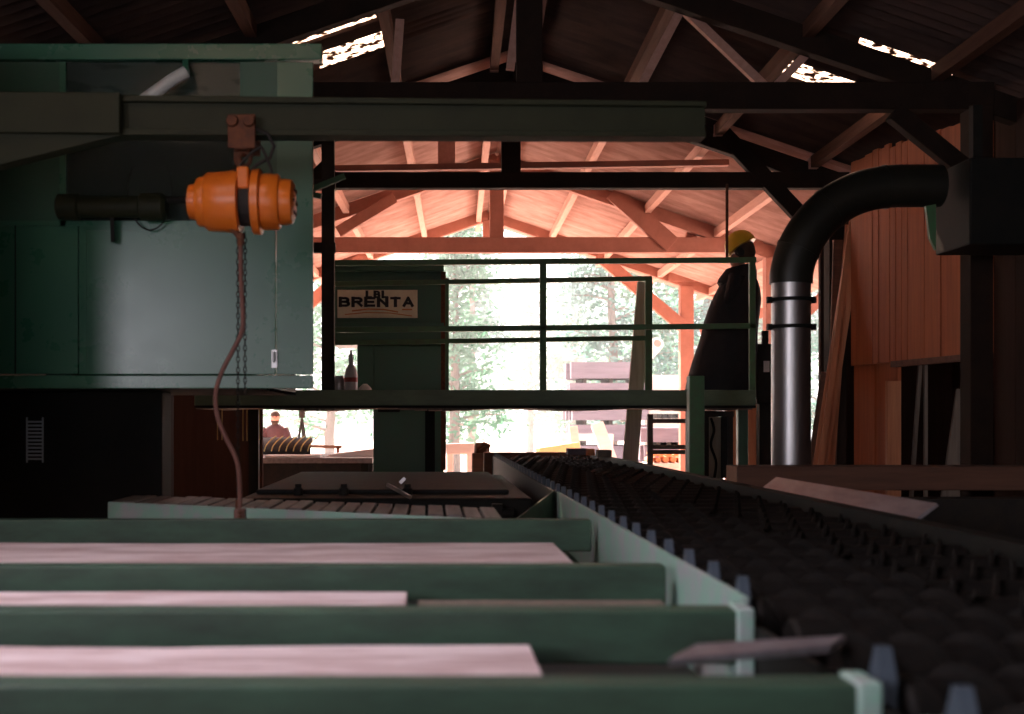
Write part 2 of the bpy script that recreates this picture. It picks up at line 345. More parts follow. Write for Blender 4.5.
# ------------------------------------------------------------------ jib crane + hoist
YJ = 5.1
jx = -1.95
t = thing('jib_crane', (jx, YJ, 0), 'olive cantilever crane arm spanning the upper picture with a gusset plate at its left', 'crane')
def zj(py): return P(0,py,YJ).z
def xj(px): return P(px,0,YJ).x
k = MB(); k.prism([(xj(118),YJ-.05,zj(98)),(xj(704),YJ-.05,zj(104)),(xj(704),YJ-.05,zj(109)),(xj(118),YJ-.05,zj(104))], (0,.12,0))
k.build('top_flange', M['olive'], t, bevel=.003)
k = MB(); k.prism([(xj(118),YJ-.045,zj(131)),(xj(704),YJ-.045,zj(134)),(xj(704),YJ-.045,zj(139)),(xj(118),YJ-.045,zj(137))], (0,.11,0)); k.build('bottom_flange', M['olive'], t, bevel=.003)
k = MB(); k.prism([(xj(118),YJ-.02,zj(101)),(xj(704),YJ-.02,zj(106)),(xj(704),YJ-.02,zj(137)),(xj(118),YJ-.02,zj(135))], (0,.04,0)); k.build('web_plate', M['olive'], t)
k = MB(); k.prism([(jx,YJ-.09,zj(97)),(xj(125),YJ-.09,zj(98)),(xj(125),YJ-.09,zj(138)),(jx,YJ-.09,zj(137))], (0,.05,0)); k.build('sleeve_plate', M['olive'], t, bevel=.004)
k = MB(); k.prism([(jx,YJ-.06,zj(135)),(xj(126),YJ-.06,zj(138)),(jx,YJ-.06,zj(176))], (0,.09,0)); k.build('gusset', M['olive'], t, bevel=.004)
k = MB(); k.box((jx-.22,YJ-.11,0), (jx,YJ+.11,zj(70))); k.build('column', M['olive'], t, bevel=.01)

hc = P(243,202,YJ-.02)
t = thing('chain_hoist', (hc.x,hc.y,hc.z-.2), 'orange electric chain hoist hanging from the olive crane arm', 'hoist')
s_ = YJ/F
k = MB(); L_ = [(14,-54),(17,-53),(18,-47),(18,-46),(23,-45),(24.5,-43),(25,-37),(25,-36.5),(27,-36),(29,-34),(30,-18),(31.5,-6),(32,-3),(30,-2)]
k.lathe([(r*s_,x*s_) for r,x in L_], hc, 'x', 32); mo = k.build('motor_housing', M['orange'], t, smooth=True)
k = MB(); k.lathe([(x_*s_, p_*s_) for x_,p_ in ((25.2,-38),(26.4,-37.4),(26.4,-36),(25.2,-35.4))], hc, 'x', 32); k.build('seam_ring', M['orange'], mo, smooth=True)
k = MB(); k.box(hc+Vector((-54*s_-.004,-.02,-.012)), hc+Vector((-54*s_+.002,.02,.012))); k.build('nameplate', M['cream'], mo)
k = MB(); L_ = [(30,10),(32,11),(32.5,18),(31,19),(27.5,19.5),(28,24),(27.5,35),(26,37),(22.5,37.5),(23,42),(21.5,49),(17,51.5)]
k.lathe([(r*s_,x*s_) for r,x in L_], hc, 'x', 32); ge = k.build('gear_housing', M['orange'], t, smooth=True)
for a in range(6):
    k = MB(); k.lathe([(2*s_,0),(2*s_,2*s_)], hc+Vector((51*s_, 13*s_*math.cos(a*PI/3), 13*s_*math.sin(a*PI/3))), 'x', 8); k.build('bolt', M['rust'], ge)
k = MB(); k.lathe([(24*s_,-5*s_),(24*s_,12*s_)], hc, 'x', 24); k.build('chain_guide', M['black'], t, smooth=True)
k = MB(); k.box(hc+Vector((-3*s_,-.10,9*s_)), hc+Vector((9*s_,.06,31*s_))); k.build('body_frame', M['orange'], t, bevel=.008)
# trolley on the crane
tz0 = zj(137)
k = MB(); cxh = hc.x+.0
for s in (-1,1): k.box((cxh-.055,YJ+s*.075-.008,zj(152)), (cxh+.06,YJ+s*.075+.008,zj(119)))
k.box((cxh-.03,YJ-.08,zj(153)), (cxh+.03,YJ+.08,zj(147))); k.build('trolley', M['rust'], t, bevel=.003)
for s in (-1,1):
    for dx in (-.035,.035):
        k = MB(); k.lathe([(.022,-.012),(.026,0),(.022,.012)], (cxh+dx,YJ+s*.09,zj(126)), 'y', 14); k.build('trolley_wheel', M['rust'], t, smooth=True)
def arcpts(c, r, a0, a1, n, plane='xz'):
    return [Vector(c)+Vector((r*math.cos(a0+(a1-a0)*i/n), 0, r*math.sin(a0+(a1-a0)*i/n))) for i in range(n+1)]
k = MB(); k.tube([(cxh+.0,YJ-.02,zj(150)),(cxh-.02,YJ-.02,zj(158)),(cxh-.005,YJ-.02,zj(166)),(cxh+.0,YJ-.02,zj(176))], .013, 8)
k.tube(arcpts((cxh,YJ-.02,zj(160)), .032, 0, 2*PI, 14), .009, 8); k.build('suspension_hook', M['rust'], t, smooth=True)
k = MB(); k.tube([P(x,y,YJ-.06) for x,y in ((255,128),(268,134),(274,146),(270,158),(258,164),(250,172),(246,178))], .007, 8); k.build('power_cable', M['black'], t, smooth=True)
k = MB(); k.tube([P(x,y,YJ-.08) for x,y in ((262,148),(266,156),(270,166),(272,173))], .006, 8); k.tube([P(x,y,YJ-.08) for x,y in ((235,172),(244,160),(252,152),(262,146))], .006, 8); k.build('power_cable', M['black'], t, smooth=True)
k = MB(); k.tube([P(x,y,YJ-.06) for x,y in ((229,227),(236,233),(240,238))], [.007,.011,.014], 8); k.tube([P(241,233,YJ-.06),P(240.5,246,YJ-.06)], .014, 10); k.build('cable_gland', M['rust'], t, smooth=True)
def spline(pts, n=8):
    pts = [Vector(p) for p in pts]; q = [pts[0]]+pts+[pts[-1]]; out = []
    for i in range(1, len(q)-2):
        for j in range(n):
            u = j/n; a,b,c,d = q[i-1],q[i],q[i+1],q[i+2]
            out.append(.5*((2*b)+(c-a)*u+(2*a-5*b+4*c-d)*u*u+(3*b-a-3*c+d)*u**3))
    return out+[pts[-1]]
k = MB(); k.tube(spline([P(x,y,YJ-.06) for x,y in ((240.5,244),(241,280),(243,318),(241,334),(232,352),(221,374),(215.5,396),(218,418),(226,438),(235,456),(239,474),(240,508))]), .0098, 8); k.build('pendant_cable', M['cable'], t, smooth=True)
k = MB(); k.box(P(233.5,521,YJ-.085), P(246.5,508,YJ-.03)); pc = k.build('pendant_control', M['cable'], t, bevel=.006)
for z in (512,517):
    k = MB(); k.lathe([(.009,0),(.009,-.012),(.006,-.014)], P(240,z,YJ-.085), 'y', 12); k.build('button', M['rust'], pc)
# load chain: real links
def chain(x, y0, y1, Y):
    k = MB(); a = P(x,y0,Y); b = P(x,y1,Y); L = .03; n = int((a.z-b.z)/.023)
    for i in range(n):
        z = a.z-.012-i*.023; pts = []
        for j in range(9):
            an = 2*PI*j/8; dx = .0065*math.cos(an); dz = .0145*math.sin(an)
            pts.append((a.x+(dx if i%2 else 0), Y+(0 if i%2 else dx), z+dz))
        k.tube(pts, .0024, 5, caps=False)
    return k
chain(238,232,505,YJ-.0).build('load_chain', M['dark'], t)
chain(245,232,395,YJ+.02).build('load_chain', M['dark'], t)
k = MB(); k.tube([P(238,500,YJ),P(238,512,YJ),P(241,519,YJ),P(236,523,YJ),P(232,519,YJ)], [.012,.013,.012,.01,.006], 8); k.build('load_hook', M['rust'], t, smooth=True)

# ------------------------------------------------------------------ green saw cab on the left
YK = 6.2; yb = YK+1.85
t = thing('saw_cab', (P(100,0,YK).x, YK+.9, 0), 'big green sheet steel cab behind the orange hoist', 'machine cab')
def xk(px): return P(px,0,YK).x
def zk(py): return P(0,py,YK).z
xl = xk(-60); xr = xk(313)
k = MB(); k.box((xl,YK,zk(374)), (xk(78),YK+.03,zk(224))); k.build('front_panel', M['cab'], t, bevel=.003)
k = MB(); k.box((xk(79),YK-.004,zk(374.5)), (xk(275.6),YK+.03,zk(224))); dr = k.build('door', M['cab'], t, bevel=.004)
k = MB(); k.box((xk(84),YK-.008,zk(370)), (xk(87),YK-.004,zk(229))); k.box((xk(84),YK-.008,zk(231)), (xk(271),YK-.004,zk(229))); k.build('door_rib', M['cab'], dr)
k = MB(); k.box((xk(272),YK-.02,zk(368)), (xk(277.5),YK-.004,zk(350))); k.tube([(xk(274.7),YK-.016,zk(362)),(xk(274.7),YK-.04,zk(361)),(xk(274.7),YK-.04,zk(352))], .006, 8); k.build('latch', M['steel'], dr)
k = MB(); k.box((xk(276.6),YK,zk(374.5)), (xr,YK+.03,zk(62))); k.build('front_panel', M['cab'], t, bevel=.003)
k = MB(); k.box((xl,YK-.012,zk(388.5)), (xr,YK+.03,zk(375.4))); k.build('sill_rail', M['cab'], t, bevel=.004)
k = MB(); k.box((xl,YK-.03,zk(61)), (xk(322),YK+.06,zk(45))); k.build('roof_edge', M['cab'], t, bevel=.006)
k = MB(); k.box((xl,YK+.02,zk(50)), (-.90,yb,zk(46))); k.build('roof_panel', M['cab'], t)
k = MB(); k.box((xl,yb-.03,zk(388)), (-.90,yb,zk(60))); k.build('back_panel', M['dark'], t)
k = MB(); XB = -.90; k.box((XB-.02,YK+.03,zk(388)), (XB,yb,zk(61))); k.build('side_panel', M['cab'], t)
k = MB(); k.box((xl,YK+.03,zk(388)), (-.90,yb,zk(385))); k.build('floor_panel', M['dark'], t)
k = MB(); k.box((xk(240),YK,zk(222)), (xk(277),YK+.02,zk(62))); k.build('front_panel', M['green'], t)
k = MB(); k.box((xl,YK,zk(222)), (xk(60),YK+.02,zk(62))); k.build('front_panel', M['green'], t)
k = MB(); k.box((xk(60),YK+.005,zk(225)), (xk(240),YK+.012,zk(62))); k.build('window_pane', M['glass'], t)
k = MB(); k.box((xk(-60),YK-.006,zk(226)), (xk(277),YK+.02,zk(221))); k.box((xk(60),YK-.006,zk(226)), (xk(66),YK+.02,zk(62))); k.build('window_frame', M['cab'], t)
k = MB(); k.tube([P(140,103,YK-.12), P(172,80,YK-.12), P(186,72,YK-.10)], .032, 12); k.build('bracket_tube', M['tubeshine'], t, smooth=True)
k = MB(); k.bar(P(186,74,YK-.1), P(186,62,YK-.02), .03, .03); k.build('tube_mount', M['cab'], t)
# electric motor housings on the cab front
k = MB(); k.lathe([(.05,-.28),(.065,-.27),(.068,-.17),(.055,-.16),(.055,.14),(.07,.15),(.07,.26),(.05,.28)], P(112,207,YK-.09), 'x', 20); mt = k.build('drive_motor', M['olive'], t, smooth=True)
k = MB(); k.lathe([(.018,.26),(.018,.50)], P(112,200,YK-.09), 'x', 12); k.build('motor_shaft', M['dark'], mt)
k = MB(); k.bar(P(112,222,YK-.09), P(112,222,YK+.0), .2, .02); k.build('motor_bracket', M['dark'], t)
k = MB(); k.tube([P(150+22*math.cos(a),190+40*math.sin(a),YK-.05) for a in [PI*.05*i for i in range(-4,25)]], .004, 6); k.build('cable_loop', M['dark'], t, smooth=True)
k = MB(); k.box((xl,YK+.65,0), (-1.53,YK+.9,zk(388))); bs = k.build('pedestal', M['dark'], t, bevel=.01)
k = MB()
for i in range(11): k.box((xk(9)-.12,YK+.635,zk(464-i*4.1)), (xk(25)-.12,YK+.65,zk(464-i*4.1-2)))
k.box((xk(7.5)-.12,YK+.64,zk(467)), (xk(9)-.12,YK+.65,zk(417))); k.box((xk(25)-.12,YK+.64,zk(467)), (xk(26.5)-.12,YK+.65,zk(417))); plab(k.build('louvre', M['louvre'], bs), 'small daylight-toned louvre vent')
k = MB()
for px in (15,):
    k.box((xk(px),YK-.006,zk(374)), (xk(px)+.006,YK,zk(226)))
k.build('panel_seam', M['dark'], t)

# ------------------------------------------------------------------ walkway and railings
YW = 11.0; YR = 12.6
wz = P(0,405,YW).z
t = thing('walkway', (P(470,0,YW).x, 11.8, 0), 'raised green walkway across the middle with a steel edge beam', 'walkway')
def xw(px): return P(px,0,YW).x
def zw(py): return P(0,py,YW).z
k = MB(); k.box((xw(195),YW-.03,zw(405.5)), (xw(755),YW+.04,zw(390))); k.build('edge_beam', M['walkgreen'], t, bevel=.006)
k = MB(); k.box((xw(195),YW-.032,zw(408)), (xw(755),YW+.05,zw(405.5))); k.build('edge_lip', M['dark'], t)
k = MB(); k.box((xw(195),YR-.04,zw(405.5)), (xw(755),YR+.03,zw(393))); k.build('edge_beam', M['green'], t, bevel=.006)
dm = MB()
n = 36
for i in range(n):
    a = xw(195)+(xw(755)-xw(195))*i/n; b_ = xw(195)+(xw(755)-xw(195))*(i+1)/n-.012
    dm.box((a,YW+.04,zw(409)+.01*math.sin(i*.7)), (b_,YR-.04,zw(405)))
dm.build('deck_planking', M['greyboard'], t)
for px in (230, 430, 727, 748):
    k = MB(); k.box((xw(px)-.05,YR-.14,0), (xw(px)+.05,YR-.04,zw(408))); k.build('leg', M['dark'], t)
DZ = zw(405)
def railing(Y, label, segs, posts, grp='railings of the walkway'):
    t = thing('railing', (P(540,0,Y).x, Y, wz), label, 'railing', grp)
    for (x0,x1,y,y2,nm) in segs:
        k = MB(); k.bar(P(x0,y,Y), P(x1,y2,Y), .05, .05); k.build(nm, M['rail'], t, bevel=.006)
    for (px,y0,y1,ww) in posts:
        k = MB(); a = P(px,y0,Y); b = P(px,y1,Y); k.box((a.x-ww/2,Y-.025,min(a.z,b.z)), (a.x+ww/2,Y+.025,max(a.z,b.z))); k.build('post', M['rail'], t, bevel=.005)
railing(YW+.08, 'near green railing of the walkway, level with the operator', [(335,756,263,260,'top_rail'),(335,756,330,326,'mid_rail')],
        [(543,392,262,.06),(752,403,261,.055)])
railing(YR, 'far railing of the walkway, seen between the green saw housing and the leaning grey plank', [(334,652,284,278.5,'top_rail'),(334,652,343,338,'mid_rail')],
        [(648.5,402,278,.075),(447,402,278,.04)])
# tall black column at the cab corner
t = thing('corner_column', Vector((P(328,420,11.2).x,11.2,DZ)), 'tall black column beside the right edge of the green cab', 'column')
k = MB(); a = P(322,0,11.2); b = P(334.5,0,11.2); k.box((a.x,11.15,DZ), (b.x,11.25,P(0,120,11.2).z)); k.build('shaft', M['black'], t)
k = MB(); k.box((P(313,0,11.2).x,11.16,P(0,253,11.2).z), (b.x+.01,11.24,P(0,243,11.2).z)); k.build('bracket', M['black'], t)
k = MB(); k.box((P(313,0,11.2).x,11.16,P(0,190,11.2).z), (b.x+.01,11.24,P(0,180,11.2).z)); k.build('bracket', M['black'], t)
k = MB(); k.box((P(312,0,11.2).x,11.10,DZ+.001), (b.x+.05,11.30,DZ+.03)); k.build('base_plate', M['black'], t)
k = MB(); k.bar(P(300,194,6.8), P(345,176,6.8), .03, .03); k.bar(P(302,193,6.8), (xr-.01,6.8,P(0,193,6.8).z-.02), .03,.03)
tag(k.build('lever', M['rail']), 'green lever bar sticking out from the right edge of the cab beside the hoist', 'lever')

# yellow cords under the walkway
for i,(px,y1,lab) in enumerate(((217.5,440,'leftmost'),(222,440,'second from the left'),(243,441,'third from the left'),(247,441,'fourth from the left'),(259.5,440,'rightmost'))):
    k = MB(); k.tube([P(px,409,YW+.3), P(px,y1,YW+.3)], .006, 6); tag(k.build('cord', M['yellowcord']), 'thin yellow cord hanging under the walkway, %s of five' % lab, 'cord', 'yellow cords under the walkway')

# ------------------------------------------------------------------ green band saw with sign
YS = 13.2
t = thing('band_saw', (P(405,0,YS).x, YS+.4, 0), 'tall dark green saw housing carrying the cream sign, behind the railing', 'saw')
def bx(x0,x1,y0,y1,Y0,Y1):
    a = P(x0,y0,YS); b = P(x1,y1,YS); m_ = MB(); m_.box((a.x,Y0,max(0,min(a.z,b.z))), (b.x,Y1,max(a.z,b.z))); return m_
bx(333,444,345,262,YS,YS+.7).build('upper_housing', M['green'], t, bevel=.015)
bx(373,444,556,345,YS+.02,YS+.65).build('column', M['green'], t, bevel=.015)
bx(357,373.5,403,345,YS+.02,YS+.65).build('side_box', M['green'], t, bevel=.01)
bx(441,446,470,272,YS-.04,YS+.0).build('guide_post', M['rust'], t)
bx(333,444,327,323,YS-.05,YS).build('ledge', M['green'], t, bevel=.004)
bx(333,444,272,262,YS-.06,YS).build('top_cap', M['green'], t, bevel=.01)
bx(378,400,412,400,YS-.02,YS+.02).build('access_plate', M['dark'], t, bevel=.006)
sp = bx(337.5,417.5,318,290,YS-.014,YS).build('sign_plate', M['cream'], t, bevel=.002)
plab(sp, 'cream sign plate reading LBL BRENTA in bold black')
def arc(cx, cy, rx, ry, a0, a1, n=8): return [(cx+rx*math.cos(math.radians(a0+(a1-a0)*q/n)), cy+ry*math.sin(math.radians(a0+(a1-a0)*q/n))) for q in range(n+1)]
GLYPH = {'B': [[(0,0),(0,1)], [(0,1),(.55,1)]+arc(.6,.76,.32,.24,90,-90)+[(0,.52)], [(.55,.52)]+arc(.62,.26,.38,.26,90,-90)+[(0,0)]],
 'R': [[(0,0),(0,1)], [(0,1),(.55,1)]+arc(.62,.75,.36,.25,90,-90)+[(0,.5)], [(.5,.5),(1,0)]],
 'E': [[(0,0),(0,1)], [(0,1),(1,1)], [(0,.5),(.9,.5)], [(0,0),(1,0)]],
 'N': [[(0,0),(0,1)], [(0,1),(1,0)], [(1,0),(1,1)]], 'T': [[(0,1),(1,1)], [(.5,0),(.5,1)]],
 'A': [[(0,0),(.5,1)], [(1,0),(.5,1)], [(.18,.3),(.82,.3)]], 'L': [[(0,1),(0,0)], [(0,0),(1,0)]]}
def word(txt, px0, px1, py0, py1, Y, sx, sy, gap, m, parent, name):
    a = P(px0,py1,Y); b = P(px1,py0,Y); W = b.x-a.x; Hh = b.z-a.z; n = len(txt); lw = (W-gap*(n-1))/n; k = MB()
    for q, ch in enumerate(txt):
        ox = a.x+q*(lw+gap)
        for si, line in enumerate(GLYPH[ch]):
            pts = [Vector((ox+sx/2+u*(lw-sx), 0, a.z+sy/2+v*(Hh-sy))) for u, v in line]
            for p, q2 in zip(pts, pts[1:]):
                d = (q2-p).normalized(); horiz = abs(d.x); wd = sy*horiz+sx*(1-horiz); e = d*(wd*.45 if len(line) == 2 else wd*.2)
                p = p-e; q3 = q2+e; p.y = q3.y = Y-.0008*si
                k.bar(p, q3, wd, .003)
    return k.build(name, m, parent)
word('BRENTA', 338.6, 414, 297, 306.8, YS-.017, .037, .026, .012, M['letter'], sp, 'lettering')
word('LBL', 365.5, 388.5, 290.8, 298.0, YS-.022, .030, .020, .010, M['letter'], sp, 'lettering')
k = MB()
def ribbon(pts, w, Y):
    a = [P(x,y-w,Y) for x,y in pts]; b = [P(x,y+w,Y) for x,y in pts]
    n = len(pts); k.add(a+b, [(i,i+1,n+i+1,n+i) for i in range(n-1)])
ribbon([(352,311),(368,309),(384,309.5),(398,312)], .7, YS-.0165); ribbon([(345,314.5),(366,312.5),(390,313),(412,316)], .5, YS-.0165); ribbon([(402,309.5),(412,309.5)], .7, YS-.0165)
o = k.build('swoosh', M['swoosh'], sp, fixn=False); sd = o.modifiers.new('t','SOLIDIFY'); sd.thickness = .003; sd.offset = 0

# bottle and cup on the walkway
c = P(351,391,YW+.35); c.z = DZ+.003
t = thing('spray_bottle', c, 'white bottle with a red label standing on the walkway beside the black column', 'bottle')
top_z = P(0,350,YW+.35).z; h = top_z-c.z
k = MB(); k.lathe([(.055,0),(.062,.015),(.062,h*.55),(.05,h*.66),(.022,h*.74),(.02,h*.8)], c, 'z', 20); k.build('body', M['white'], t, smooth=True)
k = MB(); k.lathe([(.0635,h*.42),(.0635,h*.5)], c, 'z', 20, caps=False); k.build('label', M['redband'], t)
k = MB(); k.lathe([(.024,h*.79),(.026,h*.9),(.012,h*.93),(.01,h)], c, 'z', 16); k.build('cap', M['white'], t, smooth=True)
c = P(365,391,YW+.3); c.z = DZ+.003
k = MB(); k.loft([[c+Vector((x*math.cos(a), y*math.sin(a), z)) for a in [2*PI*j/14 for j in range(14)]] for x,y,z in ((.08,.05,0),(.085,.055,.05),(.06,.05,.16),(.02,.02,.2))]); tag(k.build('rag', M['paper'], smooth=True), 'crumpled white rag lying on the walkway beside the bottle', 'rag')
c = P(339,391,YW+.4); c.z = DZ+.003
k = MB(); k.lathe([(.055,0),(.06,.01),(.06,.24),(.05,.27),(.052,.28)], c, 'z', 18); tag(k.build('tin_can', M['steel'], smooth=True), 'grey metal tin standing on the walkway against the black column', 'tin')

# ------------------------------------------------------------------ people
def skinmesh(verts, edges, radii, root=0, sub=2):
    me = bpy.data.meshes.new('tmp'); me.from_pydata(verts, edges, []); ob = bpy.data.objects.new('tmp', me); col.objects.link(ob)
    sk = ob.modifiers.new('s', 'SKIN'); sk.use_smooth_shade = True
    bm = bmesh.new(); bm.from_mesh(me); lay = bm.verts.layers.skin.verify(); bm.verts.ensure_lookup_table()
    for i, v in enumerate(bm.verts):
        r = radii[i]; v[lay].radius = r if isinstance(r, tuple) else (r, r); v[lay].use_root = (i == root)
    bm.to_mesh(me); bm.free()
    ss = ob.modifiers.new('d', 'SUBSURF'); ss.levels = sub; ss.render_levels = sub
    dg = bpy.context.evaluated_depsgraph_get(); dg.update()
    out = bpy.data.meshes.new_from_object(ob.evaluated_get(dg)); bpy.data.objects.remove(ob)
    return [v.co.copy() for v in out.vertices], [tuple(p.vertices) for p in out.polygons]
def figure(sho_w=.19, hip=.93, fwd=(.18,.28), hand_z=1.05, lean=.05):
    # local frame: x right of the person, y forwards, z up, height about 1.70
    V = []; E = []; R = []
    def add(p, r, frm=None):
        V.append(Vector(p)); R.append(r)
        if frm is not None: E.append((frm, len(V)-1))
        return len(V)-1
    pel = add((0,0,hip), .13)
    bel = add((0,lean*.3,hip+.16), .125, pel); che = add((0,lean*.7,hip+.34), .14, bel); upp = add((0,lean,hip+.46), .11, che)
    nk = add((0,lean+.01,hip+.54), .055, upp); hd0 = add((0,lean+.03,hip+.60), .072, nk); hd1 = add((0,lean+.035,hip+.68), .088, hd0); hd2 = add((0,lean+.03,hip+.755), .066, hd1)
    ns = add((0,lean+.125,hip+.655), .014, hd1)
    for s in (-1,1):
        ear = add((s*.088,lean+.02,hip+.66), .016, hd1)
        sh = add((s*sho_w,lean,hip+.44), .065, upp); el = add((s*(sho_w+.06),lean+fwd[0],hip+.17), .046, sh)
        wr = add((s*(sho_w-.03),lean+fwd[0]+fwd[1],hand_z), .030, el); pa = add((s*(sho_w-.05),lean+fwd[0]+fwd[1]+.07,hand_z-.01), .036, wr)
        for j in range(4):
            b0 = add((s*(sho_w-.08+.021*j),lean+sum(fwd)+.12,hand_z-.012), .0095, pa)
            ln = (.030,.036,.033,.025)[j]
            b1 = add((s*(sho_w-.085+.023*j),lean+sum(fwd)+.12+ln,hand_z-.022), .0085, b0); add((s*(sho_w-.085+.023*j),lean+sum(fwd)+.12+ln*1.5,hand_z-.045), .0075, b1)
        th = add((s*(sho_w-.095),lean+sum(fwd)+.07,hand_z-.005), .011, pa); add((s*(sho_w-.115),lean+sum(fwd)+.11,hand_z-.02), .009, th)
        hp = add((s*.095,0,hip-.07), .10, pel); kn = add((s*.11,.03,hip-.45), .062, hp); an = add((s*.12,0,.09), .045, kn); add((s*.125,.13,.045), .042, an)
    return V, E, R
def place(vs, base, yaw, sc=1.):
    m = Matrix.Translation(base) @ Matrix.Rotation(yaw, 4, 'Z') @ Matrix.Scale(sc, 4)
    return [m @ v for v in vs]

# operator on the walkway
YO = 11.75
base = P(744,0,YO); base.z = DZ+.012
t = thing('person', base, 'person in a dark jacket and yellow helmet standing on the walkway behind the railing', 'person')
yaw = math.radians(62)       # turned to the left and a little away
V, E, R = figure(lean=.03, hand_z=.80, fwd=(.06,.10), sho_w=.15, hip=.86)
bv, bf = skinmesh(V, E, R)
k = MB(); k.add(place(bv, base, yaw, .93), bf); k.build('body', M['skin'], t, smooth=True)
for s in (-1,1):
    k = MB(); k.loft([place([Vector((s*cx_+r_*math.cos(2*PI*j/14), cy_+r_*1.1*math.sin(2*PI*j/14), z_)) for j in range(14)], base, yaw, .93) for z_,cx_,cy_,r_ in ((.05,.12,.01,.08),(.45,.11,.03,.085),(.80,.09,0,.105),(.92,.075,0,.10))]); k.build('trouser_leg', M['trouser'], t, smooth=True)
    k = MB(); k.loft([place([Vector((s*.12+.052*math.cos(2*PI*j/14), .06+.14*math.sin(2*PI*j/14)*sc_, z_)) for j in range(14)], base, yaw, .93) for z_,sc_ in ((-.008,1),(.05,1),(.09,.75),(.11,.5))]); k.build('shoe', M['black'], t, smooth=True)
def ring(y, x0, x1, dep, n=22, tilt=0):
    a = P(x0,y,YO); b = P(x1,y,YO); cx = (a.x+b.x)/2; rx = (b.x-a.x)/2
    return [Vector((cx+rx*math.cos(2*PI*j/n)*(1+.02*math.sin(5*j)), YO+dep*math.sin(2*PI*j/n), a.z+tilt*math.cos(2*PI*j/n))) for j in range(n)]
k = MB(); k.loft([ring(*r) for r in ((399,684,757,.27),(395,684,757,.28),(380,687,757.5,.28),(362,692,757.5,.27),(348,697,757.5,.26),(335,701,757.5,.25),(322,704,758.5,.25),(310,708,760,.245),(300,712,761,.24),(290,717,760,.22),(281,722,757.5,.18),(274,727,754,.13),(267,731,751,.10))])
jk = k.build('jacket', M['jacket'], t, smooth=True)
k = MB(); k.loft([ring(*r) for r in ((290,723,756,.14,22,.02),(281,717,757,.16,22,.02),(275,719,757,.155,22,.03),(266,726,755,.13,22,.03),(267,730,752,.11,22,.02))], caps=False); k.build('collar', M['jacket'], jk, smooth=True)
# sleeves
for s in (-1,1):
    sl = MB()
    pts = place([Vector((v[0], v[1], v[2]-.12)) for v in [Vector((s*.16,.03,1.36)), Vector((s*.20,.05,1.24)), Vector((s*.22,.09,1.10)), Vector((s*.19,.13,.98)), Vector((s*.15,.17,.86))]], base, yaw)
    sl.tube(spline(pts, 4), [.085-.0022*i for i in range(17)], 12)
    sl.build('sleeve', M['jacket'], jk, smooth=True)
# helmet
hm = Matrix.Rotation(yaw,3,'Z')@Matrix.Rotation(math.radians(-24),3,'X')
hv = place([Vector((0,.07,hh)) for hh in (1.6,)], base, yaw)[0]
hcx = P(741,247.5,YO)
k = MB(); hp = []
for r, z in ((.150,-.005),(.153,.01),(.148,.04),(.132,.09),(.105,.13),(.065,.158),(.02,.168)):
    hp.append([hcx+hm@Vector((r*.9*math.cos(2*PI*j/24), r*1.05*math.sin(2*PI*j/24), z-.02*math.sin(2*PI*j/24)*(.17-z)/.17)) for j in range(24)])
k.loft(hp, caps=True); he = k.build('helmet', M['helmet'], t, smooth=True)
k = MB(); br = []
for r, y in ((.14,0),(.2,-.015)):
    br.append([hcx+hm@Vector((r*.9*math.cos(a), r*1.15*math.sin(a), y-.035)) for a in [PI*.1+PI*.8*j/10 for j in range(11)]])
n = 11; k.add(br[0]+br[1]+[p+Vector((0,0,-.008)) for p in br[0]+br[1]], [(i,i+1,n+i+1,n+i) for i in range(10)]+[(2*n+i,3*n+i,3*n+i+1,2*n+i+1) for i in range(10)]+[(n+i,n+i+1,3*n+i+1,3*n+i) for i in range(10)])
k.build('helmet_peak', M['helmet'], he, smooth=True)
k = MB(); k.bar(hcx+hm@Vector((0,-.12,.10)), hcx+hm@Vector((0,.10,.15)), .02, .02); k.build('helmet_ridge', M['helmet'], he)
for s in (-1,1):
    k = MB(); k.loft([[hcx+hm@Vector((s*(.092+d), .0+.034*math.cos(a), -.06+.042*math.sin(a))) for a in [2*PI*j/12 for j in range(12)]] for d in (0,.022)]); k.build('ear_defender', M['black'], he)
k = MB(); hd = []
for rr, z in ((.06,-.15),(.088,-.10),(.098,-.05),(.1,0)):
    hd.append([hcx+hm@Vector((rr*math.cos(2*PI*j/16), -.012+rr*1.12*math.sin(2*PI*j/16)*(1. if math.sin(2*PI*j/16)<0 else .8), z)) for j in range(16)])
k.loft(hd); k.build('hair', M['beard'], t, smooth=True)

# machine console the operator works at
t = thing('control_console', P(762,0,11.9).xy.to_3d()+Vector((0,0,DZ)), 'black control box on a stalk between the operator and the steel duct', 'control box')
k = MB(); k.box(tuple(P(757,404,11.9)), tuple(P(776,345,12.1))); k.build('cabinet', M['black'], t, bevel=.01)
k = MB(); k.tube([P(765,345,12.0), P(765,331,12.0)], .035, 12); k.build('beacon', M['black'], t, smooth=True)
k = MB(); k.box(tuple(P(764,372,11.88)), tuple(P(769,361,11.9))); k.build('push_button_plate', M['paper'], t)
k = MB(); k.box((P(759,0,11.95).x,11.93,0), (P(772,0,11.95).x,12.05,P(0,404,11.9).z)); k.build('stalk', M['black'], t)

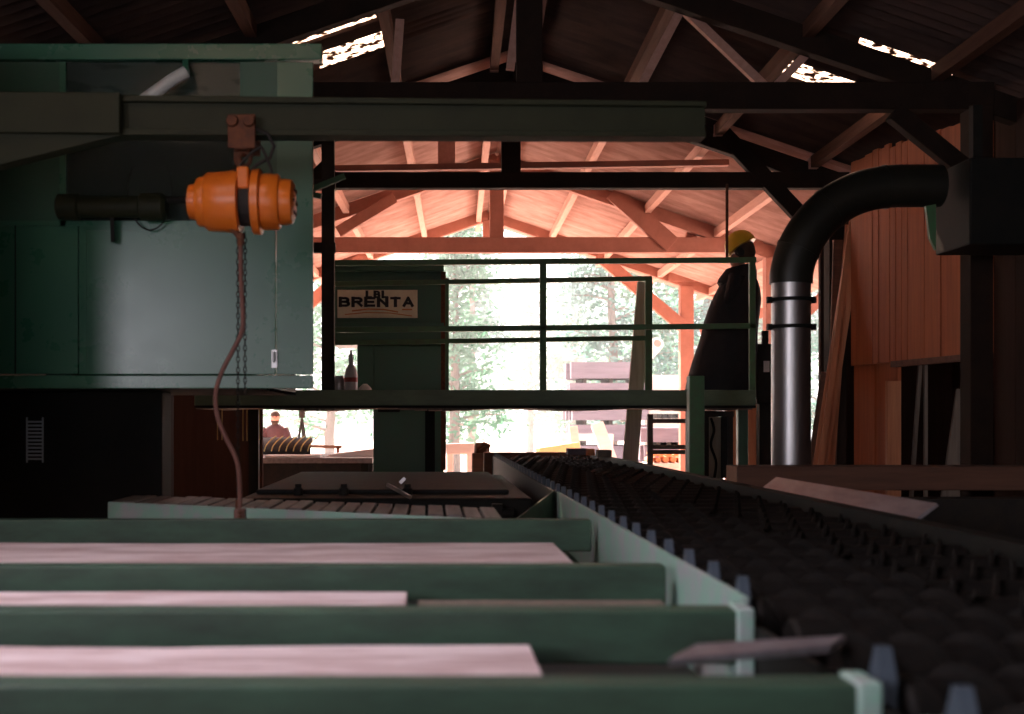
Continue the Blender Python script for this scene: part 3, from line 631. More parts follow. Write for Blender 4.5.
# bearded man beyond the bench
YM = 22.
base = P(276,0,YM); base.z = .005
t = thing('person', base+Vector((0,0,0)), 'bearded person in a maroon t-shirt bending over the far bench, seen under the walkway', 'person')
V, E, R = figure(lean=.10, hand_z=1.08, fwd=(.12,.2))
bv, bf = skinmesh(V, E, R)
yaw2 = math.radians(180)
k = MB(); k.add(place(bv, base, yaw2, .955), bf); k.build('body', M['skin'], t, smooth=True)
def lring(z, rx, ry, cy, n=18): return place([Vector((rx*math.cos(2*PI*j/n), cy+ry*math.sin(2*PI*j/n), z)) for j in range(n)], base, yaw2, .955)
k = MB(); k.loft([lring(*r) for r in ((.86,.18,.15,0),(1.0,.175,.145,.01),(1.15,.18,.15,.04),(1.28,.215,.16,.07),(1.37,.225,.15,.09),(1.44,.16,.12,.10),(1.49,.075,.08,.105))]); sh = k.build('t_shirt', M['shirt'], t, smooth=True)
for s in (-1,1):
    k = MB(); k.tube(place([Vector((s*.16,.10,1.38)), Vector((s*.22,.13,1.28)), Vector((s*.245,.17,1.18))], base, yaw2, .955), [.085,.08,.075], 12)
    k.build('sleeve', M['shirt'], sh, smooth=True)
k = MB(); k.loft([lring(*r) for r in ((.05,.19,.12,.03),(.5,.19,.13,.01),(.86,.185,.16,0),(.93,.17,.145,0))]); k.build('trousers', M['trouser'], t, smooth=True)
k = MB(); k.loft([lring(*r) for r in ((1.47,.03,.03,.19),(1.50,.065,.05,.175),(1.535,.078,.055,.17),(1.56,.08,.045,.16))]); k.build('beard', M['beard'], t, smooth=True)
k = MB(); k.loft([lring(*r) for r in ((1.64,.094,.10,.11),(1.69,.088,.092,.115),(1.73,.05,.055,.12),(1.745,.015,.015,.12))]); k.build('hair', M['beard'], t, smooth=True)
for s in (-1,1):
    k = MB(); k.lathe([(.004,-.01),(.012,-.004),(.012,.004),(.004,.01)], place([Vector((s*.033,.225,1.625))], base, yaw2, .955)[0], 'y', 10); k.build('eye', M['eye'], t)
# ------------------------------------------------------------------ far bench with ribbed trough
t = thing('work_bench', P(310,0,16.5).xy.to_3d(), 'dark work bench in front of the bearded person, seen under the walkway', 'bench')
a = P(256,463,16); b = P(374,0,16); zt = P(0,457,16).z
k = MB(); k.box((P(238,0,16).x,15.6,zt-.07), (b.x,17.6,zt)); k.build('top', M['slat'], t, bevel=.01)
for px,yy in ((246,15.75),(366,15.75),(246,17.4),(366,17.4)):
    k = MB(); x = P(px,0,16).x; k.box((x-.05,yy-.05,0), (x+.05,yy+.05,zt-.07)); k.build('leg', M['dark'], t)
k = MB(); k.box((P(248,0,16).x,15.68,zt-.5), (P(364,0,16).x,15.74,zt-.42)); k.build('stretcher', M['dark'], t)
k = MB(); k.box((P(240,0,16).x,15.75,.02), (P(373,0,16).x,15.79,zt-.071)); k.build('skirt', M['black'], t)
t = thing('ribbed_trough', P(280,0,17.2).xy.to_3d()+Vector((0,0,zt)), 'black curved trough with pale ribs on the far bench, in front of the bearded person', 'trough')
x0 = P(247,0,17.2).x; x1 = P(312,0,17.2).x; zt2 = P(0,440,17.2).z
def prof(x, e=0):
    out = []
    for j in range(9):
        u = j/8; out.append(Vector((x, 17.0-e+.35*u*u*1.0, zt+.005+(zt2-zt)*(u**.6)+e)))
    return out
k = MB(); A = prof(x0)+prof(x1)
k.add([p for p in prof(x0)]+[p for p in prof(x1)], [(i,i+1,10+i,9+i) for i in range(8)])
o = k.build('shell', M['black'], t, smooth=True, fixn=False); sd = o.modifiers.new('t','SOLIDIFY'); sd.thickness = .03
for i in range(7):
    x = x0+(x1-x0)*(.3+.11*i); k = MB(); k.tube([p+Vector((.12*j/8,0,0)) for j,p in enumerate(prof(x,.045))], .009, 6); k.build('rib', M['yellowcord'], t)
k = MB(); k.prism([P(268,463,15.75),P(322,457,15.75),P(322,454.5,15.75),P(268,459,15.75)], (.0,.3,0))
k2 = MB(); zz = zt; xa = P(268,0,15.9).x; xb = P(322,0,15.9).x; k2.box((xa,15.62,zz), (xb,15.95,zz+.035)); tag(k2.build('paper_board', M['paper'], bevel=.005), 'white board lying on the near edge of the far bench', 'board')
k2 = MB(); k2.prism([(P(326,0,16.4).x,16.2,zt),(P(374,0,16.4).x,16.2,zt),(P(374,0,16.4).x,16.2,zt+.10),(P(334,0,16.4).x,16.2,zt+.035)], (0,.5,0)); tag(k2.build('paper_board', M['paper'], bevel=.005), 'white wedge shaped board at the right end of the far bench', 'board')
k = MB(); k.bar(P(302,446,19), P(342,447,19), .05, .05); k.bar(P(306,447,19),(P(306,0,19).x,19,0),.05,.05); k.bar(P(338,447,19),(P(338,0,19).x,19,0),.05,.05); tag(k.build('trestle', M['brownbeam']), 'low brown trestle behind the right end of the far bench', 'trestle')
t = thing('tripod', P(303,0,20).xy.to_3d(), 'thin dark tripod standing beside the bearded person', 'tripod')
ap = P(302,418,20)
for dx,dy in ((-.25,0),(.25,-.1),(.05,.35)):
    k = MB(); k.tube([ap, (ap.x+dx,20+dy,0)], .02, 8); k.build('leg', M['black'], t)
k = MB(); k.box(ap+Vector((-.05,-.05,0)), ap+Vector((.05,.05,.18))); k.build('head', M['black'], t, bevel=.01)
# dark partition behind the cab
k = MB(); k.box((-4.6,14.6,0), (P(262.5,0,14.6).x,14.66,P(0,392,14.6).z)); struct(k.build('wall_partition', M['darkplank']), 'dark partition behind the cab')

# ------------------------------------------------------------------ dark machine bed in the middle left
t = thing('machine_bed', (-.55,8.3,0), 'black machine bed between the slatted bed and the green saw housing', 'machine')
k = MB(); k.box((-1.15,7.2,.35), (.62,10.3,H-.47)); k.build('bed_frame', M['dark'], t, bevel=.02)
k = MB(); k.box((-1.1,7.6,H-.47), (.5,10.2,H-.44)); k.build('bed_plate', M['black'], t, bevel=.01)
for x in (-1.0,0.45):
    for y in (7.35,10.1):
        k = MB(); k.box((x-.07,y-.07,0), (x+.07,y+.07,.35)); k.build('leg', M['dark'], t)
for px,py in ((300,480),(345,478),(408,476)):
    k = MB(); c = P(px,py,7.6);  k.lathe([(.03,0),(.03,.04),(.02,.05),(.02,.07)], (c.x,7.5,H-.47), 'z', 14); k.build('bearing_cap', M['black'], t, smooth=True)
k = MB(); k.tube([(-1.1,7.16,H-.56),(.5,7.16,H-.56)], .035, 12); k.build('hydraulic_pipe', M['dark'], t, smooth=True)
for x in (-1.0,-.3,.4):
    k = MB(); k.box((x-.03,7.12,H-.62), (x+.03,7.2,H-.50)); k.build('pipe_clamp', M['dark'], t)
k = MB(); k.bar(P(388,485,7.3), P(410,497,7.0), .02, .02); k.bar(P(400,483,7.3), P(405,478,7.3), .02, .02); k.build('hand_lever', M['steel'], t)

# slatted bed
t = thing('slat_bed', (-.8,5.7,0), 'low bed of worn wooden slats behind the nearest green beam', 'slatted bed')
zs = H-.415
n = 24; sx0 = P(70,0,5.5).x; sx1 = .32
proto = None
for i in range(n):
    a = sx0+(sx1-sx0)*i/n; b_ = a+(sx1-sx0)/n-.014
    k = MB(); dz = random.uniform(-.004,.004); fa = 5.08+(sx1-a)*.56; fb_ = 5.08+(sx1-b_)*.56; dp = .62-.12*(sx1-a)/2+random.uniform(-.03,.03); k.prism([(a,fa,zs-.03+dz),(b_,fb_,zs-.03+dz),(b_,fb_+dp,zs-.03+dz),(a,fa+dp,zs-.03+dz)], (0,0,.03)); k.build('slat', M['slat'], t, bevel=.004)
k = MB(); k.prism([(sx0,5.04+(sx1-sx0)*.56,zs-.15),(.30,5.04,zs-.15),(.30,5.04,zs-.004),(sx0,5.04+(sx1-sx0)*.56,zs-.004)], (0,.03,0)); plab(k.build('front_rail', M['mint'], t, bevel=.004), 'mint front rail, coloured as lit')
k = MB(); k.prism([(sx0,5.46+(sx1-sx0)*.56,zs-.13),(.30,5.56,zs-.13),(.30,5.56,zs-.035),(sx0,5.46+(sx1-sx0)*.56,zs-.035)], (0,.04,0)); k.build('rear_rail', M['dark'], t)
for x in (sx0+.08,-.6,.22):
    for y in (5.13,5.45):
        y = y+(sx1-x)*.56; k = MB(); k.box((x-.04,y-.03,0), (x+.04,y+.03,zs-.04)); k.build('leg', M['dark'], t)

# ------------------------------------------------------------------ green lumber deck in the foreground
ys = [4.92,3.38,2.60,1.88,1.58]
t = thing('lumber_deck', (-.6,3.2,0), 'foreground deck of heavy green cross beams beside the roller conveyor', 'lumber deck')
zt = H-.405
XE = .655
for i, y in enumerate(ys):
    k = MB(); hh = (.13,.12,.115,.11,.11)[i]
    k.box((-2.6,y-.05,zt-hh), (XE,y+.03,zt)); b_ = k.build('cross_beam', M['deckgreen'], t, bevel=.006)
    if i >= 2:
        k = MB(); k.box((XE-.004,y-.058,zt-hh-.03), (XE+.034,y+.035,zt+.006)); plab(k.build('end_plate', M['mint'], b_, bevel=.006), 'mint end plate, coloured as lit')
for x in (-2.3,-1.15,-.05):
    k = MB(); k.box((x-.05,1.42,H-.60), (x+.05,5.0,H-.5)); k.build('skid_rail', M['dark'], t, bevel=.006)
for x in (-2.3,-.05):
    for y in (1.8,3.38,4.9):
        k = MB(); k.box((x-.05,y-.05,0), (x+.05,y+.05,H-.6)); k.build('leg', M['dark'], t)
k = MB(); k.box((-2.5,1.5,H-.64), (.64,4.85,H-.615)); k.build('shade_sheet', M['black'], t)  # black sheet added under the beams so the gaps read as shade
# pale boards lying between the beams
zb = H-.498
def plank(px1, y0, y1, th, label, x0=-2.4, m='board', notch=True, Yref=None):
    Yr = (y0+y1)/2; xe = P(px1,0,Yr).x; k = MB(); ps = []
    n = 14; top_ = []
    for i in range(n+1):
        x = x0+(xe-x0)*i/n; top_.append((x, y1+.035*mnoise.noise((x*3.1,y1*3,0)), y0+.03*mnoise.noise((x*1.7,y0*5,4))))
    fr = [Vector((x,c,zb)) for x,b,c in top_]; bk = [Vector((x,b,zb)) for x,b,c in reversed(top_)]
    k.prism(fr+bk, (0,0,th)); o = k.build('board', M[m], bevel=.004)
    return tag(o, label, 'board', 'sawn boards on the green deck')
plank(566, 3.72, 4.52, .035, 'long pinkish sawn board lying behind the second green beam, farthest of the pale boards')
plank(406, 2.82, 3.24, .035, 'shorter pale board with a square end lying between the second and third green beams')
plank(537, 2.16, 2.46, .035, 'greyish lilac board lying nearest to the camera in front of the third green beam')
k = MB(); a = P(418,0,3.1).x; k.box((a,3.02,zb), (.60,3.12,zb+.03)); tag(k.build('lath', M['greyboard'], bevel=.003), 'thin grey lath lying between the second and third beams, right of the square ended board', 'lath')
k = MB(); zq = H-.404
def PZ(px, py, h): return P(px, py, h*F/(py-420))
k.prism([PZ(668,667,.404),PZ(830,653,.404),PZ(846,642,.404),PZ(696,651,.404)], (0,0,.013))
tag(k.build('lath', M['plate'], bevel=.002), 'short bluish steel strip lying on the fourth green beam', 'strip')

# ------------------------------------------------------------------ roller conveyor
t = thing('roller_conveyor', (1.2,7,0), 'long black roller conveyor running from the lower right to the bright far end', 'conveyor')
X0, X1 = .742, 1.735; zc = H-.475; rr = .068
k = MB(); k.box((.692,2.66,H-.66), (.706,6.55,H-.392)); plab(k.build('side_plate', M['mint'], t), 'mint side plate, coloured as lit')
k = MB(); k.box((.692,1.3,H-.66), (.706,2.655,H-.44)); k.build('side_plate', M['dark'], t)
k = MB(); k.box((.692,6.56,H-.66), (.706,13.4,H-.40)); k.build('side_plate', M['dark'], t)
k = MB(); k.box((1.752,1.3,H-.66), (1.775,13.4,H-.37)); k.box((1.775,1.3,H-.40), (1.83,13.4,H-.37)); k.build('side_plate', M['dark'], t)
k = MB(); k.box((.695,1.35,H-.72), (.735,13.4,H-.66)); k.build('frame_rail', M['deckgreen'], t)
k = MB(); k.box((1.74,1.35,H-.72), (1.79,13.4,H-.66)); k.build('frame_rail', M['dark'], t)
for y in (1.9,4.2,6.5,8.8,11.1,13.1):
    for x in (.735,1.765):
        k = MB(); k.box((x-.04,y-.04,0), (x+.04,y+.04,H-.72)); k.build('leg', M['dark'], t)
def roller_bm():
    k = MB(); k.lathe([(.02,X0-.012),(.02,X0),(rr-.008,X0),(rr,X0+.008),(rr,X1-.008),(rr-.008,X1),(.02,X1),(.02,X1+.012)], (0,0,0), 'x', 20)
    mid = (X0+X1)/2
    return k
def fin_bm():
    k = MB(); mid = (X0+X1)/2
    for (xa, xb, hand, starts) in ((X0+.02, mid, 1, 2), (mid, X1-.02, -1, 2)):
        for st in range(starts):
            n = 60; vs = []
            for i in range(n+1):
                u = i/n; x = xa+(xb-xa)*u; a = hand*u*2*PI*2.2+st*PI
                for (dx, r_) in ((-.008,rr-.004),(-.006,rr+.020),(.006,rr+.020),(.008,rr-.004)): vs.append((x+dx, r_*math.cos(a), r_*math.sin(a)))
            fs = [(i*4+j, i*4+j+1, (i+1)*4+j+1, (i+1)*4+j) for i in range(n) for j in range(3)]
            k.add(vs, fs)
    return k
def bracket_bm():
    k = MB(); z0 = -.10; 
    k.prism([(.708,-.035,z0),(.708,.035,z0),(.708,.03,.07),(.708,.008,.116),(.708,-.008,.116),(.708,-.03,.07)], (.022,0,0))
    return k
protos = []
R0 = Vector((0,0,0))
yy = [1.62+.285*i for i in range(42)]
first = {}
for i, y in enumerate(yy):
    loc = Vector((0,y,zc))
    if i == 0:
        rl = roller_bm().build('roller', M['roller'], base=(0,0,0), smooth=True); fn = fin_bm().build('fin', M['roller'], base=(0,0,0), smooth=False); bk = bracket_bm().build('bearing_bracket', M['blue'], base=(0,0,0))
        first = {'roller': rl, 'fin': fn, 'bearing_bracket': bk}
        cur = first
    else:
        cur = {n_: o.copy() for n_, o in first.items()}
        for o in cur.values(): col.objects.link(o)
    cur['roller'].parent = t; cur['roller'].location = loc-origin[t]; cur['roller'].rotation_euler = (i*2.1,0,0)
    cur['fin'].parent = cur['roller']; cur['fin'].location = (0,0,0)
    if y < 2.6 and not any(abs(y-q) < .15 for q in (1.93,1.64)) and i:
        bpy.data.objects.remove(cur['bearing_bracket']); continue
    cur['bearing_bracket'].parent = t; cur['bearing_bracket'].location = loc-origin[t]
k = MB(); k.box((.60,13.35,H-.62), (1.80,13.5,H-.36)); k.build('end_stop', M['brownbeam'], t, bevel=.01)
# plough plate on the left flank of the conveyor
k = MB(); k.prism([(.40,5.9,H-.50),(.685,6.62,H-.385),(.685,6.62,H-.60),(.40,5.9,H-.62)], (.005,-.02,0)); k.build('deflector_plate', M['deckgreen'], t)
# sloped guard and its timber
k = MB(); k.prism([(1.80,6.65,H-.405),(1.92,6.65,H-.315),(1.93,6.65,H-.325),(1.81,6.65,H-.415)], (0,-2.1,0)); o = k.build('guard_sheet', M['plate'], t); plab(o, 'sloped scuffed steel guard sheet')

t = thing('timber_beam', (2.95,7.25,0), 'long brown timber beam lying across at the foot of the steel duct', 'beam')
k = MB(); k.box((P(735,0,7.2).x,7.15,P(0,490,7.2).z), (4.02,7.4,P(0,466,7.2).z)); bmn = k.build('beam', M['brownbeam'], t, bevel=.008)
k = MB(); k.box((P(734.4,0,7.2).x,7.155,P(0,489.5,7.2).z), (P(735,0,7.2).x,7.395,P(0,466.5,7.2).z)); plab(k.build('end_grain', M['endgrain'], bmn), 'pale sawn end')
for x in (2.1,3.8):
    k = MB(); k.box((x-.07,7.2,0), (x+.07,7.35,P(0,490,7.2).z)); k.build('leg', M['dark'], t)
k = MB(); k.box((1.9,6.9,0), (4.0,7.13,P(0,496,7.2).z)); k.build('apron', M['black'], t)

# ------------------------------------------------------------------ dust duct
YU = 7.8
t = thing('dust_duct', P(791,0,YU).xy.to_3d(), 'thick dust duct rising in bright steel and bending right under the truss', 'duct')
cx = P(791,0,YU).x; r1 = .125
k = MB(); k.lathe([(r1,0),(r1,P(0,278,YU).z)], (cx,YU,0), 'z', 36, caps=False); st = k.build('steel_pipe', M['steel'], t, smooth=True)
for py in (300, 327):
    k = MB(); z = P(0,py,YU).z; k.lathe([(r1-.002,z-.012),(r1+.007,z-.012),(r1+.007,z+.012),(r1-.002,z+.012)], (cx,YU,0), 'z', 36, caps=False)
    k.box((cx+r1,YU-.02,z-.02), (cx+r1+.035,YU+.02,z+.02)); k.box((cx-r1-.03,YU-.02,z-.02), (cx-r1,YU+.02,z+.02)); k.build('pipe_clamp', M['dark'], st)
k = MB(); pts = spline([P(x,y,YU) for x,y in ((791,284),(792,270),(798,250),(810,229),(829,209),(855,194),(885,187),(915,186),(940,186))], 5)
k.tube(pts, .137, 32); k.build('elbow', M['hose'], t, smooth=True)
for q in (10, 20, 30):
    k = MB(); a = pts[q]; b_ = pts[q+1]; d = (b_-a).normalized()
    k.tube([a-d*.008, a+d*.008], .142, 32); k.build('seam_band', M['hose'], t, smooth=True)
k = MB(); k.box((P(952,0,YU).x,YU-.26,P(0,250,YU).z), (3.98,YU+.26,P(0,166,YU).z)); fb = k.build('fan_box', M['dark'], t, bevel=.01)
k = MB(); k.prism([P(926,206,YU-.1),P(936,204,YU-.1),P(936,250,YU-.1),P(930,238,YU-.1)], (0,.03,0)); plab(k.build('flap', M['rail'], fb), 'green flap')
k = MB(); k.box((3.44,YU-.2,P(0,165,YU).z), (3.50,YU-.14,P(0,113,YU).z)); k.build('hanger', M['dark'], t); k = MB(); k.box((3.85,YU-.2,P(0,165,YU).z), (3.91,YU-.14,P(0,100,YU).z)); k.build('hanger', M['dark'], t)

# ------------------------------------------------------------------ posts, planks leaning
t = thing('support_post', P(695,0,9.8).xy.to_3d(), 'square green post in front of the walkway at the operator\'s left', 'post')
a = P(688,0,9.8); b_ = P(703,0,9.8); k = MB(); k.box((a.x,9.74,0), (b_.x,9.86,P(0,376,9.8).z)); k.build('tube', M['olive'] if 0 else M['rail'], t, bevel=.008)
k = MB(); k.box((a.x-.05,9.68,0), (b_.x+.05,9.92,.02)); k.build('foot_plate', M['dark'], t)
k = MB(); q0 = P(619,560,12.95); q1 = P(646,276,12.95)
k.bar((q0.x,q0.y-.2,0.02), (P(645,0,12.75).x,12.75,P(0,282,12.75).z), .16, .05); 
tag(k.build('leaning_plank', M['ash'], bevel=.004), 'grey weathered plank leaning upright against the far railing', 'plank')
for i,(xb,xt,yt,ww,Yd,lab,m) in enumerate(((803,857,218,.13,11.05,'wide orange plank leaning beside the plank wall, nearest the wall','boardv'),
                             (806,850,232,.05,10.95,'thin orange batten leaning in front of the wide leaning plank','boardv'),
                             (797,826,372,.09,11.15,'short brown plank leaning between the duct and the wide leaning plank','brownbeam'),
                             (822,849,225,.07,11.2,'narrow plank leaning steeply close to the dark post by the plank wall','boardv'),
                             (828,838,240,.09,11.24,'steep brown board leaning behind the orange batten','brownbeam'))):
    k = MB(); b0 = P(xb,0,Yd-.0); b0.z = .03; k.bar(b0, P(xt,yt,Yd), ww, .03); tag(k.build('leaning_plank', M[m], bevel=.003), lab, 'plank', 'planks leaning by the plank wall')
# step ladder / rack beside the post and dark stand
t = thing('steel_rack', P(672,0,13.9).xy.to_3d(), 'dark steel rack with cross bars under the walkway, right of the grey leaning plank', 'rack')
for px in (650,692):
    k = MB(); a = P(px,0,13.9); k.box((a.x-.03,13.87,0), (a.x+.03,13.93,P(0,414,13.9).z)); k.build('upright', M['black'], t)
for py in (421,447,452):
    k = MB(); k.bar(P(648,py,13.9), P(694,py,13.9), .05, .05); k.build('cross_bar', M['black'], t)
t = thing('control_stand', P(722,0,10.4).xy.to_3d(), 'dark steel stand with thin struts under the walkway right of the green post', 'stand')
for px in (706,730):
    k = MB(); a = P(px,0,10.4); k.box((a.x-.02,10.38,0), (a.x+.02,10.42,P(0,412,10.4).z)); k.build('upright', M['black'], t)
k = MB(); k.bar(P(703,414,10.4), P(733,414,10.4), .05, .06); k.build('cap', M['black'], t)
k = MB(); k.box(tuple(P(722,478,10.42)), tuple(P(732,416,10.46))); k.build('panel', M['black'], t)
k = MB(); k.box((P(706,0,10.47).x,10.47,.3), (P(723,0,10.47).x,10.49,P(0,417,10.47).z)); plab(k.build('panel', M['ash'], t), 'grimy grey back panel')
k = MB(); k.tube(spline([P(x,y,10.4) for x,y in ((711,418),(714,430),(711,445),(716,462),(714,480))]), .012, 8); k.build('hose', M['dark'], t, smooth=True)
a = P(726,0,13.0); b_ = P(772,0,13.0)
k = MB(); k.box((a.x,12.98,0), (b_.x,13.05,P(0,404,13.0).z)); tag(k.build('brown_panel', M['boardv'], bevel=.005), 'reddish brown upright panel below the walkway left of the steel duct', 'panel')
k = MB(); a = P(742,0,12.2); k.box((a.x-.05,12.15,0), (a.x+.05,12.25,P(0,409,12.2).z)); tag(k.build('walkway_prop', M['green'], bevel=.005), 'dark green prop under the right end of the walkway', 'prop')

# boards in the lean-to opening
for (x0,y0,x1,y1,ww,Y,X,lab,m) in ((905,640,921,352,.03,10.4,4.35,'thin batten leaning in the dark opening, left of the upright batten','greyboard'),
                              (925.5,640,925.5,348,.028,10.2,4.33,'thin upright batten standing in the dark opening','greyboard'),
                              (935,640,965,390,.14,10.0,4.5,'wide grey board leaning in the dark opening at the right','greyboard'),
                              (958,640,970,385,.15,10.1,4.7,'broad grey board standing behind the leaning one in the dark opening','greyboard')):
    k = MB(); p0 = P(x0,y0,Y); p0.z = .03; k.bar(p0, P(x1,y1,Y), ww, .03); tag(k.build('leaning_board', M[m]), lab, 'board', 'boards in the dark opening')
a = P(885,0,10.1); b_ = P(899,0,10.1)
k = MB(); k.box((a.x,10.05,0), (b_.x,10.1,P(0,381,10.1).z)); tag(k.build('upright_board', M['boardv'], bevel=.004), 'short brown board standing upright at the left edge of the dark opening', 'board')

# ------------------------------------------------------------------ things at the far end of the conveyor
for (x0,x1,y0,y1,Y,m,lab) in ((568,588,466,454,12.6,'lilacwood','grey squared block on the right edge of the conveyor, farthest of three'),
                         (598,612,470,457.5,12.0,'greyboard','brown squared block on the right edge of the conveyor, middle of three'),
                         (588,595,468,449,12.4,'orangewood','orange upright offcut standing on the right edge of the conveyor')):
    k = MB(); a = P(x0,y0,Y); b_ = P(x1,y1,Y); k.box((a.x,Y,H-.367), (b_.x,Y+.18,max(b_.z,H-.3))); tag(k.build('block', M[m], bevel=.006), lab, 'block', 'blocks by the conveyor end')
a = P(473,462,14.2); t = thing('scrap_clamp', (P(482,0,14.2).x,14.2,0), 'small rusty clamp on a stub post at the left far end of the conveyor', 'clamp')
k = MB(); k.box((P(472,0,14.2).x,14.1,0), (P(488,0,14.2).x,14.3,P(0,453,14.2).z)); k.build('stub_post', M['brownbeam'], t, bevel=.01)
k = MB(); k.lathe([(.05,-.09),(.08,-.07),(.08,.05),(.04,.09)], P(482,449,14.2), 'x', 14); k.tube([P(478,448,14.1),P(484,444,14.1),P(490,447,14.1)], .03, 8); k.build('clamp_body', M['rust'], t, smooth=True)

# ------------------------------------------------------------------ yard beyond the open end
def lumber_pack(px0, px1, py0, py1, Y, dep, m, label, rows):
    a = P(px0,py0,Y); b_ = P(px1,py1,Y); z0 = max(0,a.z)
    t = thing('lumber_pack', ((a.x+b_.x)/2, Y+dep/2, -.02), label, 'lumber pack', 'lumber packs in the yard')
    hgt = (b_.z+.02)/rows
    for i in range(rows):
        z = -.02+i*hgt
        k = MB(); 
        for xx in (a.x+.2,(a.x+b_.x)/2,b_.x-.2):
            k = MB(); k.box((xx-.04,Y+.02,z), (xx+.04,Y+dep-.02,z+hgt*.22)); k.build('bearer', M['black'], t)
        k = MB(); nb = 6
        for q in range(nb):
            w_ = dep/nb; k.box((a.x+random.uniform(-.15,.0),Y+q*w_+.005,z+hgt*.22), (b_.x+random.uniform(0,.15),Y+(q+1)*w_-.005,z+hgt))
        k.build('board_layer', M[m], t)
lumber_pack(576,646,470,362,27,1.4,'lilacwood','grey lilac lumber pack in the yard, seen between the railing posts',6)
lumber_pack(652,688,470,375,28.5,1.2,'palewood','pale lumber pack in the yard left of the red gable post',5)
lumber_pack(648,690,480,428,22.6,1.0,'lilacwood','low lilac lumber pack in the yard, seen through the steel rack',4)
# log with red end
t = thing('log', P(655,352,25), 'pale log with a red end face lying on the pale lumber pack', 'log')
a = P(654,355,28.6); b_ = P(663,348,28.6)
pz = P(0,375,28.5).z
k = MB(); q0 = Vector((P(659,0,28.3).x,28.5,pz+.75)); q1 = Vector((P(641,0,29.6).x,29.4,pz+.40)); k.tube([q0,q1], .16, 16); k.build('trunk', M['palewood'], t, smooth=True)
d = (q0-q1).normalized(); k = MB(); k.tube([q0, q0+d*.02], .09, 16); k.build('end_face', M['logend'], t)
# white beams leaning in the yard
for (x0,x1,y1,Y,ww,lab) in ((583,573,427,21.6,.16,'white squared beam leaning steeply at the end of the shed'),(626,597,424,22.0,.24,'wide white beam leaning over to the left at the end of the shed')):
    k = MB(); p0 = P(x0,0,Y); p0.z = .0; k.bar(p0, P(x1,y1,Y+.6), ww, .12); tag(k.build('leaning_beam', M['palewood'], bevel=.01), lab, 'beam', 'white beams leaning in the yard')
for i,px in enumerate((583,604)):
    k = MB(); px
# trestles that the beams lean on
k = MB(); a = P(560,0,22.9); b_ = P(612,0,22.9); k.box((a.x,22.7,P(0,434,22.9).z-.12), (b_.x,22.85,P(0,434,22.9).z)); 
for px in (563,609): k.box((P(px,0,22.9).x-.05,22.7,-.02), (P(px,0,22.9).x+.05,22.85,P(0,434,22.9).z-.1))
tag(k.build('sawhorse', M['palewood'], bevel=.005), 'pale sawhorse in the yard behind the two leaning white beams', 'sawhorse')
k = MB(); a = P(530,0,21.8); k.bar(P(538,452,21.4), P(578,446,21.8), .14, .14); k.bar(P(544,452,21.45), (P(544,0,21.45).x,21.45,0), .08,.08); k.bar(P(572,448,21.75), (P(572,0,21.75).x,21.75,0), .08,.08)
tag(k.build('bench', M['yellow'], bevel=.008), 'low yellow bench beyond the far end of the conveyor', 'bench')
k = MB(); k.bar(P(446,449,18.5), P(474,448,18.5), .16, .3); k.bar(P(450,450,18.5), (P(450,0,18.5).x,18.5,0), .1,.1); k.bar(P(470,450,18.5), (P(470,0,18.5).x,18.5,0), .1,.1)
tag(k.build('bench', M['palewood'], bevel=.008), 'low pale timber bench right of the green saw housing', 'bench')
# firewood
fw = None
random.seed(11)
spots = [(650+ (i%6)*7.4+random.uniform(-.3,.3), 0 if i < 6 else 1) for i in range(11)]
base_z = P(0,463,20.4).z
k = MB(); k.box((P(645,0,20.6).x,20.3,0), (P(694,0,20.6).x,20.9,base_z)); tag(k.build('pallet_box', M['palewood'], bevel=.01), 'pale low crate under the firewood, seen through the steel rack', 'crate')
pos = ['far left','left','left of centre','right of centre','right','far right']
for i,(px,row) in enumerate(spots):
    c = P(px+(3 if row else 0),0,20.5); r_ = random.uniform(.045,.06); k = MB(); c.z = base_z+r_+row*.1
    k.lathe([(r_*.9,-.2),(r_,-.19),(r_,.19),(r_*.9,.2)], (c.x,20.6,c.z), 'y', 7); tag(k.build('firewood', M['orangewood']), 'split firewood piece on the crate, %s of the %s row' % (pos[i%6], 'upper' if row else 'lower'), 'firewood', 'firewood on the crate')

# trees
def tree_mesh(seed, hgt, cr, m, nleaf):
    rnd = random.Random(seed); tk = MB(); pts = [Vector((.12*mnoise.noise((seed,z*.7,0)), .12*mnoise.noise((seed,5,z*.7)), z)) for z in [hgt*i/8 for i in range(9)]]
    tk.tube(pts, [.17*(1-.09*i) for i in range(9)], 9)
    lf = MB(); br = []
    for i in range(26):
        z = hgt*(.14+.82*i/26); a = rnd.uniform(0,2*PI); L = cr*(1-.55*i/26)*rnd.uniform(.6,1.1)
        p0 = Vector((0,0,z)); p1 = p0+Vector((L*math.cos(a), L*math.sin(a), L*rnd.uniform(.05,.35))); tk.tube([p0, (p0+p1)/2+Vector((0,0,.08)), p1], [.05,.032,.012], 5); br.append((p0,p1))
    for i in range(nleaf):
        p0,p1 = rnd.choice(br); u = rnd.uniform(.3,1.08); c = p0.lerp(p1,u)+Vector((rnd.gauss(0,.34),rnd.gauss(0,.34),rnd.gauss(-.05,.3)))
        d1 = Vector((rnd.gauss(0,1),rnd.gauss(0,1),rnd.gauss(0,.6))).normalized(); d2 = d1.orthogonal().normalized(); s = rnd.uniform(.07,.15)
        lf.add([c-d1*s, c+d2*s*.5, c+d1*s, c-d2*s*.5], [(0,1,2,3)])
    return tk, lf
tm = []
for sd, hg, cr, m in ((3,7.5,1.3,'leaf'), (8,9.5,2.0,'leafb'), (14,8.5,2.3,'leaf')):
    tk, lf = tree_mesh(sd, hg, cr, m, 3800); tm.append((tk, lf, m))
made = {}
